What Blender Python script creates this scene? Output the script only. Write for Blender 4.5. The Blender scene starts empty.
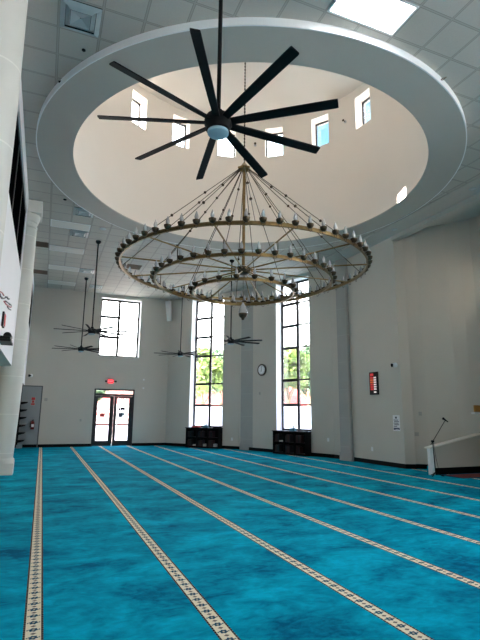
import bpy, bmesh, math, random
from mathutils import Vector, Matrix
random.seed(7)
PI = math.pi
sc = bpy.context.scene
COL = sc.collection

# ------------------------------------------------------------------ materials
def nt(name):
    m = bpy.data.materials.new(name); m.use_nodes = True
    t = m.node_tree; t.nodes.clear()
    o = t.nodes.new('ShaderNodeOutputMaterial')
    return m, t, o
def N(t, kind, **kw):
    n = t.nodes.new(kind)
    for k, v in kw.items(): setattr(n, k, v)
    return n
def srgb(r, g, b):
    f = lambda c: (c/12.92 if c <= .04045 else ((c+.055)/1.055)**2.4)
    return (f(r/255), f(g/255), f(b/255), 1)
def mat(name, col, rough=.6, metal=0, var=.06, scale=6, bump=0, spec=.5, emit=None, estr=0):
    """paint-like procedural material: colour broken up by a fine noise"""
    m, t, o = nt(name)
    b = N(t, 'ShaderNodeBsdfPrincipled')
    b.inputs['Roughness'].default_value = rough
    b.inputs['Metallic'].default_value = metal
    b.inputs['Specular IOR Level'].default_value = spec
    tc = N(t, 'ShaderNodeTexCoord'); no = N(t, 'ShaderNodeTexNoise')
    no.inputs['Scale'].default_value = scale; no.inputs['Detail'].default_value = 4
    t.links.new(tc.outputs['Object'], no.inputs['Vector'])
    hs = N(t, 'ShaderNodeMapRange')
    hs.inputs['From Min'].default_value = .25; hs.inputs['From Max'].default_value = .75
    hs.inputs['To Min'].default_value = 1-var; hs.inputs['To Max'].default_value = 1+var
    t.links.new(no.outputs['Fac'], hs.inputs['Value'])
    vm = N(t, 'ShaderNodeVectorMath', operation='SCALE')
    vm.inputs[0].default_value = col[:3]
    t.links.new(hs.outputs['Result'], vm.inputs['Scale'])
    t.links.new(vm.outputs['Vector'], b.inputs['Base Color'])
    if bump:
        bp = N(t, 'ShaderNodeBump'); bp.inputs['Strength'].default_value = bump
        t.links.new(no.outputs['Fac'], bp.inputs['Height']); t.links.new(bp.outputs['Normal'], b.inputs['Normal'])
    if emit:
        b.inputs['Emission Color'].default_value = emit; b.inputs['Emission Strength'].default_value = estr
    t.links.new(b.outputs['BSDF'], o.inputs['Surface'])
    return m
def math_(t, op, a, b=None, c=None):
    n = N(t, 'ShaderNodeMath', operation=op)
    for i, v in enumerate((a, b, c)):
        if v is None: continue
        if isinstance(v, (int, float)): n.inputs[i].default_value = v
        else: t.links.new(v, n.inputs[i])
    return n.outputs[0]
def mixc(t, fac, a, b):
    n = N(t, 'ShaderNodeMix', data_type='RGBA')
    if isinstance(fac, (int, float)): n.inputs['Factor'].default_value = fac
    else: t.links.new(fac, n.inputs['Factor'])
    for nm, v in (('A', a), ('B', b)):
        s = [i for i in n.inputs if i.name == nm and i.type == 'RGBA'][0]
        if isinstance(v, tuple): s.default_value = v
        else: t.links.new(v, s)
    return [x for x in n.outputs if x.type == 'RGBA'][0]

def carpet_mat():
    m, t, o = nt('teal_carpet')
    b = N(t, 'ShaderNodeBsdfPrincipled'); b.inputs['Roughness'].default_value = .95
    b.inputs['Specular IOR Level'].default_value = .04
    tc = N(t, 'ShaderNodeTexCoord'); sp = N(t, 'ShaderNodeSeparateXYZ')
    t.links.new(tc.outputs['Object'], sp.inputs[0])
    x, y = sp.outputs['X'], sp.outputs['Y']
    # brushed pile
    mp = N(t, 'ShaderNodeMapping'); mp.inputs['Scale'].default_value = (.9, 1.5, 1); mp.inputs['Rotation'].default_value = (0, 0, .35)
    t.links.new(tc.outputs['Object'], mp.inputs['Vector'])
    n1 = N(t, 'ShaderNodeTexNoise'); n1.inputs['Scale'].default_value = 1.1; n1.inputs['Detail'].default_value = 7
    n1.inputs['Roughness'].default_value = .7; n1.inputs['Distortion'].default_value = .5
    t.links.new(mp.outputs['Vector'], n1.inputs['Vector'])
    n2 = N(t, 'ShaderNodeTexNoise'); n2.inputs['Scale'].default_value = 7; n2.inputs['Detail'].default_value = 5; n2.inputs['Distortion'].default_value = 1.2
    t.links.new(mp.outputs['Vector'], n2.inputs['Vector'])
    n3 = N(t, 'ShaderNodeTexNoise'); n3.inputs['Scale'].default_value = 260
    t.links.new(tc.outputs['Object'], n3.inputs['Vector'])
    v = math_(t, 'ADD', math_(t, 'MULTIPLY', n1.outputs['Fac'], .75), math_(t, 'MULTIPLY', n2.outputs['Fac'], .25))
    cr = N(t, 'ShaderNodeMapRange'); cr.inputs['From Min'].default_value = .36; cr.inputs['From Max'].default_value = .64
    t.links.new(v, cr.inputs['Value'])
    teal = mixc(t, cr.outputs['Result'], CARPET_A, CARPET_B)
    # woven border every 1.24 m
    u = math_(t, 'SUBTRACT', math_(t, 'FLOORED_MODULO', math_(t, 'ADD', x, -.07+.62), 1.237), .62)
    au = math_(t, 'ABSOLUTE', u)
    band = math_(t, 'LESS_THAN', au, .066)
    edge = math_(t, 'MULTIPLY', math_(t, 'GREATER_THAN', au, .051), band)
    tooth = math_(t, 'GREATER_THAN', math_(t, 'SINE', math_(t, 'MULTIPLY', y, 2*PI/.034)), -.6)
    p = .125
    yy = math_(t, 'SUBTRACT', math_(t, 'FLOORED_MODULO', y, p), p/2)
    # medallion and small flower, alternating
    d1 = math_(t, 'SQRT', math_(t, 'ADD', math_(t, 'POWER', math_(t, 'DIVIDE', u, .030), 2), math_(t, 'POWER', math_(t, 'DIVIDE', yy, .027), 2)))
    med = math_(t, 'LESS_THAN', math_(t, 'ADD', d1, math_(t, 'MULTIPLY', math_(t, 'SINE', math_(t, 'MULTIPLY', math_(t, 'ARCTAN2', u, yy), 6)), .16)), 1)
    core = math_(t, 'LESS_THAN', d1, .3)
    y2 = math_(t, 'SUBTRACT', math_(t, 'FLOORED_MODULO', math_(t, 'ADD', y, p/2), p), p/2)
    d2 = math_(t, 'ADD', math_(t, 'ABSOLUTE', math_(t, 'DIVIDE', u, .022)), math_(t, 'ABSOLUTE', math_(t, 'DIVIDE', y2, .017)))
    dia = math_(t, 'LESS_THAN', d2, 1)
    u3 = math_(t, 'SUBTRACT', au, .040)
    d3 = math_(t, 'SQRT', math_(t, 'ADD', math_(t, 'POWER', math_(t, 'DIVIDE', u3, .006), 2), math_(t, 'POWER', math_(t, 'DIVIDE', yy, .010), 2)))
    leaf = math_(t, 'LESS_THAN', d3, 1)
    c = mixc(t, med, STRIPE, srgb(40, 80, 100))
    c = mixc(t, core, c, srgb(205, 190, 165))
    c = mixc(t, dia, c, srgb(128, 112, 104))
    c = mixc(t, leaf, c, srgb(96, 120, 124))
    ec = mixc(t, tooth, srgb(150, 120, 100), srgb(34, 26, 28))
    c = mixc(t, edge, c, ec)
    fin = mixc(t, band, teal, c)
    fs = N(t, 'ShaderNodeVectorMath', operation='SCALE')
    t.links.new(fin, fs.inputs[0])
    t.links.new(math_(t, 'ADD', math_(t, 'MULTIPLY', n3.outputs['Fac'], .3), .85), fs.inputs['Scale'])
    t.links.new(fs.outputs['Vector'], b.inputs['Base Color'])
    bp = N(t, 'ShaderNodeBump'); bp.inputs['Strength'].default_value = .25; bp.inputs['Distance'].default_value = .02
    t.links.new(v, bp.inputs['Height']); t.links.new(bp.outputs['Normal'], b.inputs['Normal'])
    t.links.new(b.outputs['BSDF'], o.inputs['Surface'])
    return m

TX, TY, TX0, TY0 = .577, .585, -.25, 4.2
def ceiling_mat():
    m, t, o = nt('acoustic_tile')
    b = N(t, 'ShaderNodeBsdfPrincipled'); b.inputs['Roughness'].default_value = .85
    tc = N(t, 'ShaderNodeTexCoord'); sp = N(t, 'ShaderNodeSeparateXYZ')
    t.links.new(tc.outputs['Object'], sp.inputs[0])
    gx = math_(t, 'DIVIDE', math_(t, 'ADD', sp.outputs['X'], -TX0), TX)
    gy = math_(t, 'DIVIDE', math_(t, 'ADD', sp.outputs['Y'], -TY0), TY)
    def ln(g): return math_(t, 'ABSOLUTE', math_(t, 'SUBTRACT', math_(t, 'FRACT', math_(t, 'ADD', g, .5)), .5))
    dm = math_(t, 'MINIMUM', ln(gx), ln(gy))
    bar = math_(t, 'LESS_THAN', dm, .020)
    groove = math_(t, 'LESS_THAN', dm, .036)
    wn = N(t, 'ShaderNodeTexWhiteNoise', noise_dimensions='2D')
    cb = N(t, 'ShaderNodeCombineXYZ')
    t.links.new(math_(t, 'FLOOR', gx), cb.inputs[0]); t.links.new(math_(t, 'FLOOR', gy), cb.inputs[1])
    t.links.new(cb.outputs[0], wn.inputs['Vector'])
    n3 = N(t, 'ShaderNodeTexNoise'); n3.inputs['Scale'].default_value = 70; n3.inputs['Detail'].default_value = 5
    t.links.new(tc.outputs['Object'], n3.inputs['Vector'])
    val = math_(t, 'ADD', math_(t, 'MULTIPLY', wn.outputs['Value'], .07), math_(t, 'ADD', math_(t, 'MULTIPLY', n3.outputs['Fac'], .16), .87))
    sv = N(t, 'ShaderNodeVectorMath', operation='SCALE'); sv.inputs[0].default_value = TILE[:3]
    t.links.new(val, sv.inputs['Scale'])
    c = mixc(t, groove, sv.outputs['Vector'], tuple(v*.6 for v in TILE[:3])+(1,))
    c = mixc(t, bar, c, tuple(v*.82 for v in TILE[:3])+(1,))
    t.links.new(c, b.inputs['Base Color'])
    bp = N(t, 'ShaderNodeBump'); bp.inputs['Strength'].default_value = .2; bp.inputs['Distance'].default_value = .01
    t.links.new(n3.outputs['Fac'], bp.inputs['Height']); t.links.new(bp.outputs['Normal'], b.inputs['Normal'])
    t.links.new(b.outputs['BSDF'], o.inputs['Surface'])
    return m

def seam_mat(name, col, z0, dz, rough=.6):
    """cast stone drums with thin joints at regular heights"""
    m, t, o = nt(name)
    b = N(t, 'ShaderNodeBsdfPrincipled'); b.inputs['Roughness'].default_value = rough
    g = N(t, 'ShaderNodeNewGeometry'); sp = N(t, 'ShaderNodeSeparateXYZ')
    t.links.new(g.outputs['Position'], sp.inputs[0])
    f = math_(t, 'FRACT', math_(t, 'DIVIDE', math_(t, 'ADD', sp.outputs['Z'], -z0+100*dz), dz))
    ln = math_(t, 'LESS_THAN', f, .02/dz)
    no = N(t, 'ShaderNodeTexNoise'); no.inputs['Scale'].default_value = 3
    t.links.new(g.outputs['Position'], no.inputs['Vector'])
    sv = N(t, 'ShaderNodeVectorMath', operation='SCALE'); sv.inputs[0].default_value = col[:3]
    t.links.new(math_(t, 'ADD', math_(t, 'MULTIPLY', no.outputs['Fac'], .12), .94), sv.inputs['Scale'])
    t.links.new(mixc(t, ln, sv.outputs['Vector'], tuple(min(1, v*1.15) for v in col[:3])+(1,)), b.inputs['Base Color'])
    t.links.new(b.outputs['BSDF'], o.inputs['Surface'])
    return m

def glass_mat(name, tint=(1, 1, 1, 1), gloss=.08):
    m, t, o = nt(name)
    tr = N(t, 'ShaderNodeBsdfTransparent'); tr.inputs['Color'].default_value = tint
    gl = N(t, 'ShaderNodeBsdfGlossy'); gl.inputs['Roughness'].default_value = .02
    no = N(t, 'ShaderNodeTexNoise'); no.inputs['Scale'].default_value = 2
    lw = N(t, 'ShaderNodeLayerWeight'); lw.inputs['Blend'].default_value = .35
    mx = N(t, 'ShaderNodeMixShader')
    t.links.new(math_(t, 'ADD', math_(t, 'MULTIPLY', lw.outputs['Fresnel'], .5), math_(t, 'MULTIPLY', no.outputs['Fac'], gloss*.3)), mx.inputs[0])
    t.links.new(tr.outputs[0], mx.inputs[1]); t.links.new(gl.outputs[0], mx.inputs[2])
    t.links.new(mx.outputs[0], o.inputs['Surface'])
    return m
def frosted_mat():
    m, t, o = nt('frosted_film')
    tl = N(t, 'ShaderNodeBsdfTranslucent'); tl.inputs['Color'].default_value = (.93, .91, .98, 1)
    df = N(t, 'ShaderNodeBsdfDiffuse'); df.inputs['Color'].default_value = (.8, .8, .85, 1)
    no = N(t, 'ShaderNodeTexNoise'); no.inputs['Scale'].default_value = 3
    mx = N(t, 'ShaderNodeMixShader')
    t.links.new(math_(t, 'ADD', math_(t, 'MULTIPLY', no.outputs['Fac'], .06), .1), mx.inputs[0])
    t.links.new(tl.outputs[0], mx.inputs[1]); t.links.new(df.outputs[0], mx.inputs[2])
    t.links.new(mx.outputs[0], o.inputs['Surface'])
    return m
def leaf_mat(name, c1, c2):
    m, t, o = nt(name)
    b = N(t, 'ShaderNodeBsdfPrincipled'); b.inputs['Roughness'].default_value = .6
    g = N(t, 'ShaderNodeNewGeometry')
    c = mixc(t, g.outputs['Random Per Island'], c1, c2)
    t.links.new(c, b.inputs['Base Color'])
    tl = N(t, 'ShaderNodeBsdfTranslucent'); t.links.new(c, tl.inputs['Color'])
    mx = N(t, 'ShaderNodeMixShader'); mx.inputs[0].default_value = .4
    t.links.new(b.outputs[0], mx.inputs[1]); t.links.new(tl.outputs[0], mx.inputs[2])
    t.links.new(mx.outputs[0], o.inputs['Surface'])
    return m
def brick_mat():
    m, t, o = nt('red_brick')
    b = N(t, 'ShaderNodeBsdfPrincipled'); b.inputs['Roughness'].default_value = .85
    tc = N(t, 'ShaderNodeTexCoord'); br = N(t, 'ShaderNodeTexBrick')
    br.inputs['Color1'].default_value = srgb(190, 92, 86); br.inputs['Color2'].default_value = srgb(170, 78, 74)
    br.inputs['Mortar'].default_value = srgb(205, 190, 180); br.inputs['Scale'].default_value = 2.2
    mp = N(t, 'ShaderNodeMapping'); mp.inputs['Rotation'].default_value = (PI/2, 0, 0)
    t.links.new(tc.outputs['Object'], mp.inputs['Vector']); t.links.new(mp.outputs['Vector'], br.inputs['Vector'])
    t.links.new(br.outputs['Color'], b.inputs['Base Color']); t.links.new(b.outputs[0], o.inputs['Surface'])
    return m

CARPET_A, CARPET_B = srgb(0, 96, 130), srgb(0, 186, 216)
STRIPE = srgb(240, 226, 200)
TILE = srgb(187, 183, 174)
M = dict(
    carpet=carpet_mat(), tile=ceiling_mat(),
    wall=mat('grey_wall_paint', srgb(200, 194, 184), .75, var=.02, scale=1.2),
    white=mat('white_wall_paint', srgb(236, 236, 238), .7, var=.015, scale=1),
    cream=mat('cream_wall_paint', srgb(225, 214, 192), .75, var=.02, scale=1),
    drum=mat('cream_drum_paint', srgb(238, 229, 219), .8, var=.015, scale=.8),
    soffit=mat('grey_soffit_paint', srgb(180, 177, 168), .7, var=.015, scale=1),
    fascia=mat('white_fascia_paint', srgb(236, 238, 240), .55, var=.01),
    gyp=mat('gypsum_border_paint', srgb(184, 181, 174), .7, var=.02),
    base=mat('black_rubber_base', srgb(9, 9, 11), .6, var=.1, spec=.15),
    column=seam_mat('cast_stone_column', srgb(214, 212, 205), 2.355, .93),
    pil=seam_mat('cast_stone_pilaster', srgb(164, 163, 159), 2.34, .95),
    frame=mat('dark_bronze_frame', srgb(26, 25, 30), .4, .3, var=.08),
    glass=glass_mat('window_glass'), frost=frosted_mat(),
    darkglass=mat('dark_gallery_glass', srgb(6, 7, 9), .6, var=.2, scale=.6, spec=0),
    darkbar=mat('gallery_mullion', srgb(44, 44, 44), .5),
    reveal=mat('white_reveal_paint', srgb(238, 238, 240), .6, var=.01),
    brass=mat('aged_brass', (.25, .17, .075, 1), .33, .95, var=.25, scale=14),
    brassdark=mat('dark_bronze_brass', (.075, .055, .035, 1), .3, .9, var=.25, scale=20),
    bulb=None,
    fan=mat('matt_black_fan', srgb(11, 10, 12), .6, 0, var=.12, scale=9, spec=.2),
    lens=mat('frosted_fan_lens', srgb(150, 178, 190), .35, var=.03),
    chrome=mat('brushed_metal', srgb(190, 192, 195), .3, .85, var=.05),
    vent=mat('painted_vent_metal', srgb(172, 184, 186), .45, .25, var=.05),
    ventdark=mat('vent_throat', srgb(30, 34, 36), .7),
    brown=mat('brown_return_grille', srgb(104, 88, 74), .6, .1, var=.1, scale=20),
    troff=mat('unlit_troffer_lens', srgb(216, 213, 205), .5, var=.03, scale=30),
    lit=None,
    black=mat('black_plastic', srgb(10, 10, 12), .5, var=.1, spec=.2),
    blackwood=mat('black_lacquered_wood', srgb(10, 8, 9), .5, var=.25, scale=5, spec=.15),
    plastic=mat('white_plastic', srgb(225, 226, 226), .45, var=.02),
    paper=mat('white_paper', srgb(236, 236, 238), .8, var=.03),
    ink=mat('dark_ink', srgb(52, 56, 72), .8),
    navy=mat('navy_print', srgb(40, 48, 84), .7),
    red=mat('red_print', srgb(190, 46, 46), .6),
    redled=mat('red_led_print', srgb(120, 12, 14), .5, emit=srgb(235, 40, 40), estr=.22),
    orangeled=mat('orange_led_print', srgb(140, 50, 10), .5, emit=srgb(240, 110, 30), estr=.22),
    whiteled=mat('white_led_digits', srgb(200, 200, 200), .5, emit=srgb(255, 235, 235), estr=.3),
    exit=mat('lit_red_sign', srgb(190, 30, 40), .5, emit=srgb(255, 40, 50), estr=.8),
    exitlet=mat('lit_letters', srgb(255, 160, 160), .5, emit=srgb(255, 120, 130), estr=1),
    greydoor=mat('grey_door_paint', srgb(150, 154, 156), .5, var=.02),
    rim=mat('brown_clock_rim', srgb(62, 46, 34), .4),
    plate=mat('grey_plate_plastic', srgb(170, 168, 162), .5, var=.02),
    cap=mat('pale_cap_paint', srgb(228, 224, 216), .5, var=.02),
    doorframe=mat('recess_shade_frame_paint', srgb(84, 88, 90), .5, var=.02),
    extred=mat('red_enamel', srgb(96, 20, 18), .35),
    teal=mat('teal_card', srgb(50, 110, 125), .6), tissue=mat('white_tissue', srgb(220, 232, 240), .9, bump=.3, scale=30),
    gold=mat('carved_gilt_wood', srgb(190, 140, 70), .45, .3, var=.3, scale=40),
    rug=mat('dark_red_rug', srgb(120, 40, 40), .95, var=.35, scale=22), rugblue=mat('dark_blue_rug_border', srgb(28, 46, 82), .95, var=.3, scale=30),
    silver=mat('grey_metal_box', srgb(150, 158, 165), .5, .4),
    asphalt=mat('pale_concrete_paving', srgb(205, 204, 200), .9, var=.06, scale=2),
    bark=mat('tree_bark', srgb(120, 100, 82), .9, var=.2, scale=8),
    leaf1=leaf_mat('yellow_green_leaves', srgb(84, 108, 52), srgb(126, 142, 74)),
    leaf2=leaf_mat('deep_green_leaves', srgb(58, 88, 62), srgb(96, 122, 88)),
    brick=brick_mat(), roof=mat('red_roof_tiles', srgb(196, 92, 86), .8, var=.12, scale=10),
    trimwhite=mat('white_trim_paint', srgb(235, 233, 230), .6),
    calli=mat('black_cut_metal_letters', srgb(40, 36, 38), .4, .4), callired=mat('rose_letters', srgb(190, 120, 120), .5),
)
def bulb_mat():
    m, t, o = nt('clear_bulb_glass')
    tr = N(t, 'ShaderNodeBsdfTransparent'); tr.inputs['Color'].default_value = (.93, .95, .97, 1)
    gl = N(t, 'ShaderNodeBsdfGlossy'); gl.inputs['Roughness'].default_value = .08
    df = N(t, 'ShaderNodeBsdfDiffuse'); df.inputs['Color'].default_value = (.95, .96, .97, 1)
    no = N(t, 'ShaderNodeTexNoise'); no.inputs['Scale'].default_value = 30
    lw = N(t, 'ShaderNodeLayerWeight'); lw.inputs['Blend'].default_value = .45
    m1 = N(t, 'ShaderNodeMixShader'); t.links.new(math_(t, 'ADD', math_(t, 'MULTIPLY', no.outputs['Fac'], .1), .3), m1.inputs[0])
    m2 = N(t, 'ShaderNodeMixShader'); t.links.new(lw.outputs['Fresnel'], m2.inputs[0])
    t.links.new(tr.outputs[0], m1.inputs[1]); t.links.new(df.outputs[0], m1.inputs[2])
    t.links.new(m1.outputs[0], m2.inputs[1]); t.links.new(gl.outputs[0], m2.inputs[2])
    t.links.new(m2.outputs[0], o.inputs['Surface'])
    return m
M['bulb'] = bulb_mat()
LIT = 9
M['litwarm'] = mat('warm_lit_lens', srgb(250, 245, 235), .5, var=.01, emit=(1, .9, .72, 1), estr=3)
M['lit'] = mat('lit_troffer_lens', srgb(250, 250, 252), .5, var=.01, emit=(.97, .98, 1, 1), estr=LIT)

# ------------------------------------------------------------------ mesh builder
class MB:
    def __init__(s): s.v, s.f, s.m = [], [], []; s.mi = 0
    def add(s, vs, fs):
        k = len(s.v); s.v += [tuple(v) for v in vs]
        s.f += [tuple(i+k for i in f) for f in fs]; s.m += [s.mi]*len(fs)
        return s
    def mat(s, i): s.mi = i; return s
    def hexa(s, p):   # 8 corners: bottom 4 ccw, top 4 ccw
        return s.add(p, [(3, 2, 1, 0), (4, 5, 6, 7), (0, 1, 5, 4), (1, 2, 6, 5), (2, 3, 7, 6), (3, 0, 4, 7)])
    def box(s, x0, x1, y0, y1, z0, z1):
        return s.hexa([(x0, y0, z0), (x1, y0, z0), (x1, y1, z0), (x0, y1, z0), (x0, y0, z1), (x1, y0, z1), (x1, y1, z1), (x0, y1, z1)])
    def prism(s, poly, z0, z1):
        n = len(poly)
        return s.add([(x, y, z0) for x, y in poly]+[(x, y, z1) for x, y in poly],
                     [tuple(range(n-1, -1, -1)), tuple(range(n, 2*n))]+[(i, (i+1) % n, n+(i+1) % n, n+i) for i in range(n)])
    def tube(s, pts, r, seg=8, cap=True):
        pts = [Vector(p) for p in pts]; n = len(pts)
        rs = r if isinstance(r, (list, tuple)) else [r]*n
        vs, fs = [], []
        d0 = (pts[1]-pts[0]).normalized()
        a = d0.orthogonal().normalized()
        for i, p in enumerate(pts):
            d = (pts[min(i+1, n-1)]-pts[max(i-1, 0)]).normalized()
            a = (a-d*a.dot(d)); a = a.normalized() if a.length > 1e-6 else d.orthogonal().normalized()
            b = d.cross(a)
            for k in range(seg):
                w = 2*PI*k/seg
                vs.append(p+(a*math.cos(w)+b*math.sin(w))*rs[i])
        for i in range(n-1):
            for k in range(seg):
                fs.append((i*seg+k, i*seg+(k+1) % seg, (i+1)*seg+(k+1) % seg, (i+1)*seg+k))
        if cap: fs += [tuple(range(seg-1, -1, -1)), tuple((n-1)*seg+k for k in range(seg))]
        return s.add(vs, fs)
    def lathe(s, prof, c=(0, 0, 0), seg=16):
        vs, fs = [], []
        n = len(prof)
        for r, z in prof:
            for k in range(seg):
                w = 2*PI*k/seg
                vs.append((c[0]+r*math.cos(w), c[1]+r*math.sin(w), c[2]+z))
        for i in range(n-1):
            for k in range(seg):
                fs.append((i*seg+k, i*seg+(k+1) % seg, (i+1)*seg+(k+1) % seg, (i+1)*seg+k))
        fs += [tuple(range(seg-1, -1, -1)), tuple((n-1)*seg+k for k in range(seg))]
        return s.add(vs, fs)
    def ringband(s, r0, r1, z0, z1, c=(0, 0), seg=120):
        """closed ring of rectangular section"""
        vs, fs = [], []
        for k in range(seg):
            w = 2*PI*k/seg; cs, sn = math.cos(w), math.sin(w)
            for r, z in ((r0, z0), (r1, z0), (r1, z1), (r0, z1)):
                vs.append((c[0]+r*cs, c[1]+r*sn, z))
        for k in range(seg):
            q = (k+1) % seg
            for j in range(4):
                fs.append((4*k+j, 4*q+j, 4*q+(j+1) % 4, 4*k+(j+1) % 4))
        return s.add(vs, fs)
    def ball(s, c, r, seg=10, sz=1):
        prof = [(max(1e-4, r*math.sin(PI*i/6)), -r*sz*math.cos(PI*i/6)) for i in range(7)]
        return s.lathe(prof, c, seg)
    def build(s, name, mats, parent=None, at=None, smooth=False, bevel=0):
        me = bpy.data.meshes.new(name)
        org = Vector((0, 0, 0))
        p = parent
        while p: org += p.location; p = p.parent
        if at: org += Vector(at)
        me.from_pydata([tuple(Vector(v)-org) for v in s.v], [], s.f)
        for m in (mats if isinstance(mats, (list, tuple)) else [mats]): me.materials.append(m)
        me.polygons.foreach_set('material_index', s.m)
        bm = bmesh.new(); bm.from_mesh(me)
        bmesh.ops.recalc_face_normals(bm, faces=bm.faces)
        bm.to_mesh(me); bm.free()
        if smooth:
            me.polygons.foreach_set('use_smooth', [True]*len(me.polygons))
            me.set_sharp_from_angle(angle=math.radians(38))
        o = bpy.data.objects.new(name, me); COL.objects.link(o)
        if parent: o.parent = parent
        if at: o.location = at
        if bevel:
            b = o.modifiers.new('bevel', 'BEVEL'); b.width = bevel; b.segments = 2; b.limit_method = 'ANGLE'
        return o
def tag(o, label, cat, group=None):
    o['label'] = label; o['category'] = cat
    if group: o['group'] = group
    return o
def thing(name, label, cat, loc, group=None):
    o = bpy.data.objects.new(name, None); COL.objects.link(o); o.location = loc
    o.empty_display_size = .1
    return tag(o, label, cat, group)
def struct(o): o['kind'] = 'structure'; return o
def sroot(name, loc):
    o = bpy.data.objects.new(name, None); COL.objects.link(o); o.location = loc; o.empty_display_size = .1
    return struct(o)
def copy_tree(o, loc, rotz=0, label=None):
    r = o.copy(); COL.objects.link(r); r.location = loc; r.rotation_euler = (0, 0, rotz)
    if label: r['label'] = label
    for ch in list(o.children):
        c = ch.copy(); COL.objects.link(c); c.parent = r
        for g in list(ch.children):
            d = g.copy(); COL.objects.link(d); d.parent = c
    return r

class Facet:
    """a vertical wall plane: s along it, off outwards, z up"""
    def __init__(f, P0, P1):
        f.P0 = Vector(P0); f.d = (Vector(P1)-f.P0); f.L = f.d.length; f.d.normalize()
        f.n = Vector((-f.d.y, f.d.x))          # outwards for walls listed clockwise seen from above
    def p(f, s, off, z):
        q = f.P0+f.d*s+f.n*off; return (q.x, q.y, z)
    def box(f, mb, s0, s1, o0, o1, z0, z1):
        mb.hexa([f.p(s0, o0, z0), f.p(s1, o0, z0), f.p(s1, o1, z0), f.p(s0, o1, z0),
                 f.p(s0, o0, z1), f.p(s1, o0, z1), f.p(s1, o1, z1), f.p(s0, o1, z1)])
    def wall(f, name, s0, s1, z0, z1, th, holes, m, extra=0):
        ss = sorted({s0, s1, *[h[0] for h in holes], *[h[1] for h in holes]})
        zz = sorted({z0, z1, *[h[2] for h in holes], *[h[3] for h in holes]})
        mb = MB()
        for a, b in zip(ss, ss[1:]):
            for c, d in zip(zz, zz[1:]):
                ms, mz = (a+b)/2, (c+d)/2
                if any(h[0] < ms < h[1] and h[2] < mz < h[3] for h in holes): continue
                f.box(mb, a, b, 0, th, c, d)
        return struct(mb.build(name, m))

H, SOF = 7.05, 2.62
CX, CY = 4.15, 9.63
mir = lambda p: (p[0], 18.96-p[1])
WT = .4
pA0, pA1, pB1, pC1 = (5.5, 22.65), (7.956, 19.39), (9.67, 14.69), (9.8, 11.25)
FAR = Facet((-1.0, 22.65), pA0); FA = Facet(pA0, pA1); FB = Facet(pA1, pB1); FC = Facet(pB1, pC1)
FC2 = Facet(mir(pC1), mir(pB1)); FB2 = Facet(mir(pB1), mir(pA1)); FA2 = Facet(mir(pA1), mir(pA0)); BACK = Facet(mir(pA0), mir((-3.6, 22.65)))

# ------------------------------------------------------------------ setting
mb = MB(); mb.box(-3.7, 11.9, -4.2, 23.1, -.12, 0); struct(mb.build('floor', M['carpet']))

# far wall: s = x+1
WIN1 = (2.17, 4.06, 4.08, 6.88); DOOR1 = (2.13, 3.95, 0, 2.57)
FAR.wall('wall_far', -.2, FAR.L+.25, 0, H+.4, WT, [(WIN1[0]+1, WIN1[1]+1, WIN1[2], WIN1[3]), (DOOR1[0]+1, DOOR1[1]+1, 0, DOOR1[3])], M['wall'])
OA = (1.36, 3.19, .86, 6.92)
LB = FB.L; OB = (1.79+.41, 3.57+.41, .86, 6.92)
FA.wall('wall_far_right', -.2, FA.L+.02, 0, H+.4, WT, [OA], M['wall'])
FB.wall('wall_right', -.02, FB.L+.1, 0, H+.4, WT, [OB], M['wall'])
FC.wall('wall_niche_far', -.1, FC.L, 0, H+.4, .3, [], M['wall'])
m_ = lambda o, L: (L-o[1], L-o[0], o[2], o[3])
FC2.wall('wall_niche_near', 0, FC2.L+.1, 0, H+.4, .3, [], M['wall'])
FB2.wall('wall_right_near', -.1, FB2.L+.02, 0, H+.4, WT, [m_(OB, FB.L)], M['wall'])
FA2.wall('wall_near_right', -.02, FA2.L+.2, 0, H+.4, WT, [m_(OA, FA.L)], M['wall'])
BACK.wall('wall_near', -.25, BACK.L+.2, 0, H+.4, WT, [m_((WIN1[0], WIN1[1], WIN1[2], WIN1[3]), 5.5)], M['wall'])
# niche
nich = [pC1, (10.07, 11.12), (10.13, 11.19), (10.42, 10.95), (10.72, 10.62), (10.98, 10.32), (11.2, 10.0), (11.36, 9.72), (11.42, 9.48)]
nich += [mir(q) for q in reversed(nich[:-1])]
mb = MB(); mb2 = MB()
for a, b in zip(nich, nich[1:]):
    ex = .03 if a[0] > 10.3 and b[0] > 10.3 else 0
    Facet(a, b).box(mb, -ex, (Vector(b)-Vector(a)).length+ex, 0, .25, 0, 7.6)
    Facet(a, b).box(mb2, -.003, (Vector(b)-Vector(a)).length+.003, -.014, .02, 0, .13)
struct(mb.build('wall_niche', M['wall'])); struct(mb2.build('baseboard_niche', M['base']))
mb = MB(); mb.prism([(9.74, 11.4)]+[(x+.3, y) for x, y in nich]+[(9.74, 7.56)], 7.3, 7.45); struct(mb.build('trim_1', M['gyp']))
# niche ceiling lip: the header over the niche opening
mb = MB(); mb.box(9.72, 9.94, 7.72, 11.24, 6.90, 7.4); struct(mb.build('trim_2', M['gyp']))
# baseboards
for nm, F, gaps in (('baseboard_far', FAR, [(3.13, 4.95)]), ('baseboard_far_right', FA, []), ('baseboard_right', FB, []), ('baseboard_niche_far', FC, [])):
    mb = MB(); s = -.0 if nm != 'baseboard_far' else -.1
    for g in gaps+[(F.L+.01, 0)]:
        F.box(mb, s, g[0], -.015, .01, 0, .13); s = g[1]
    struct(mb.build(nm, M['base']))

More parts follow.
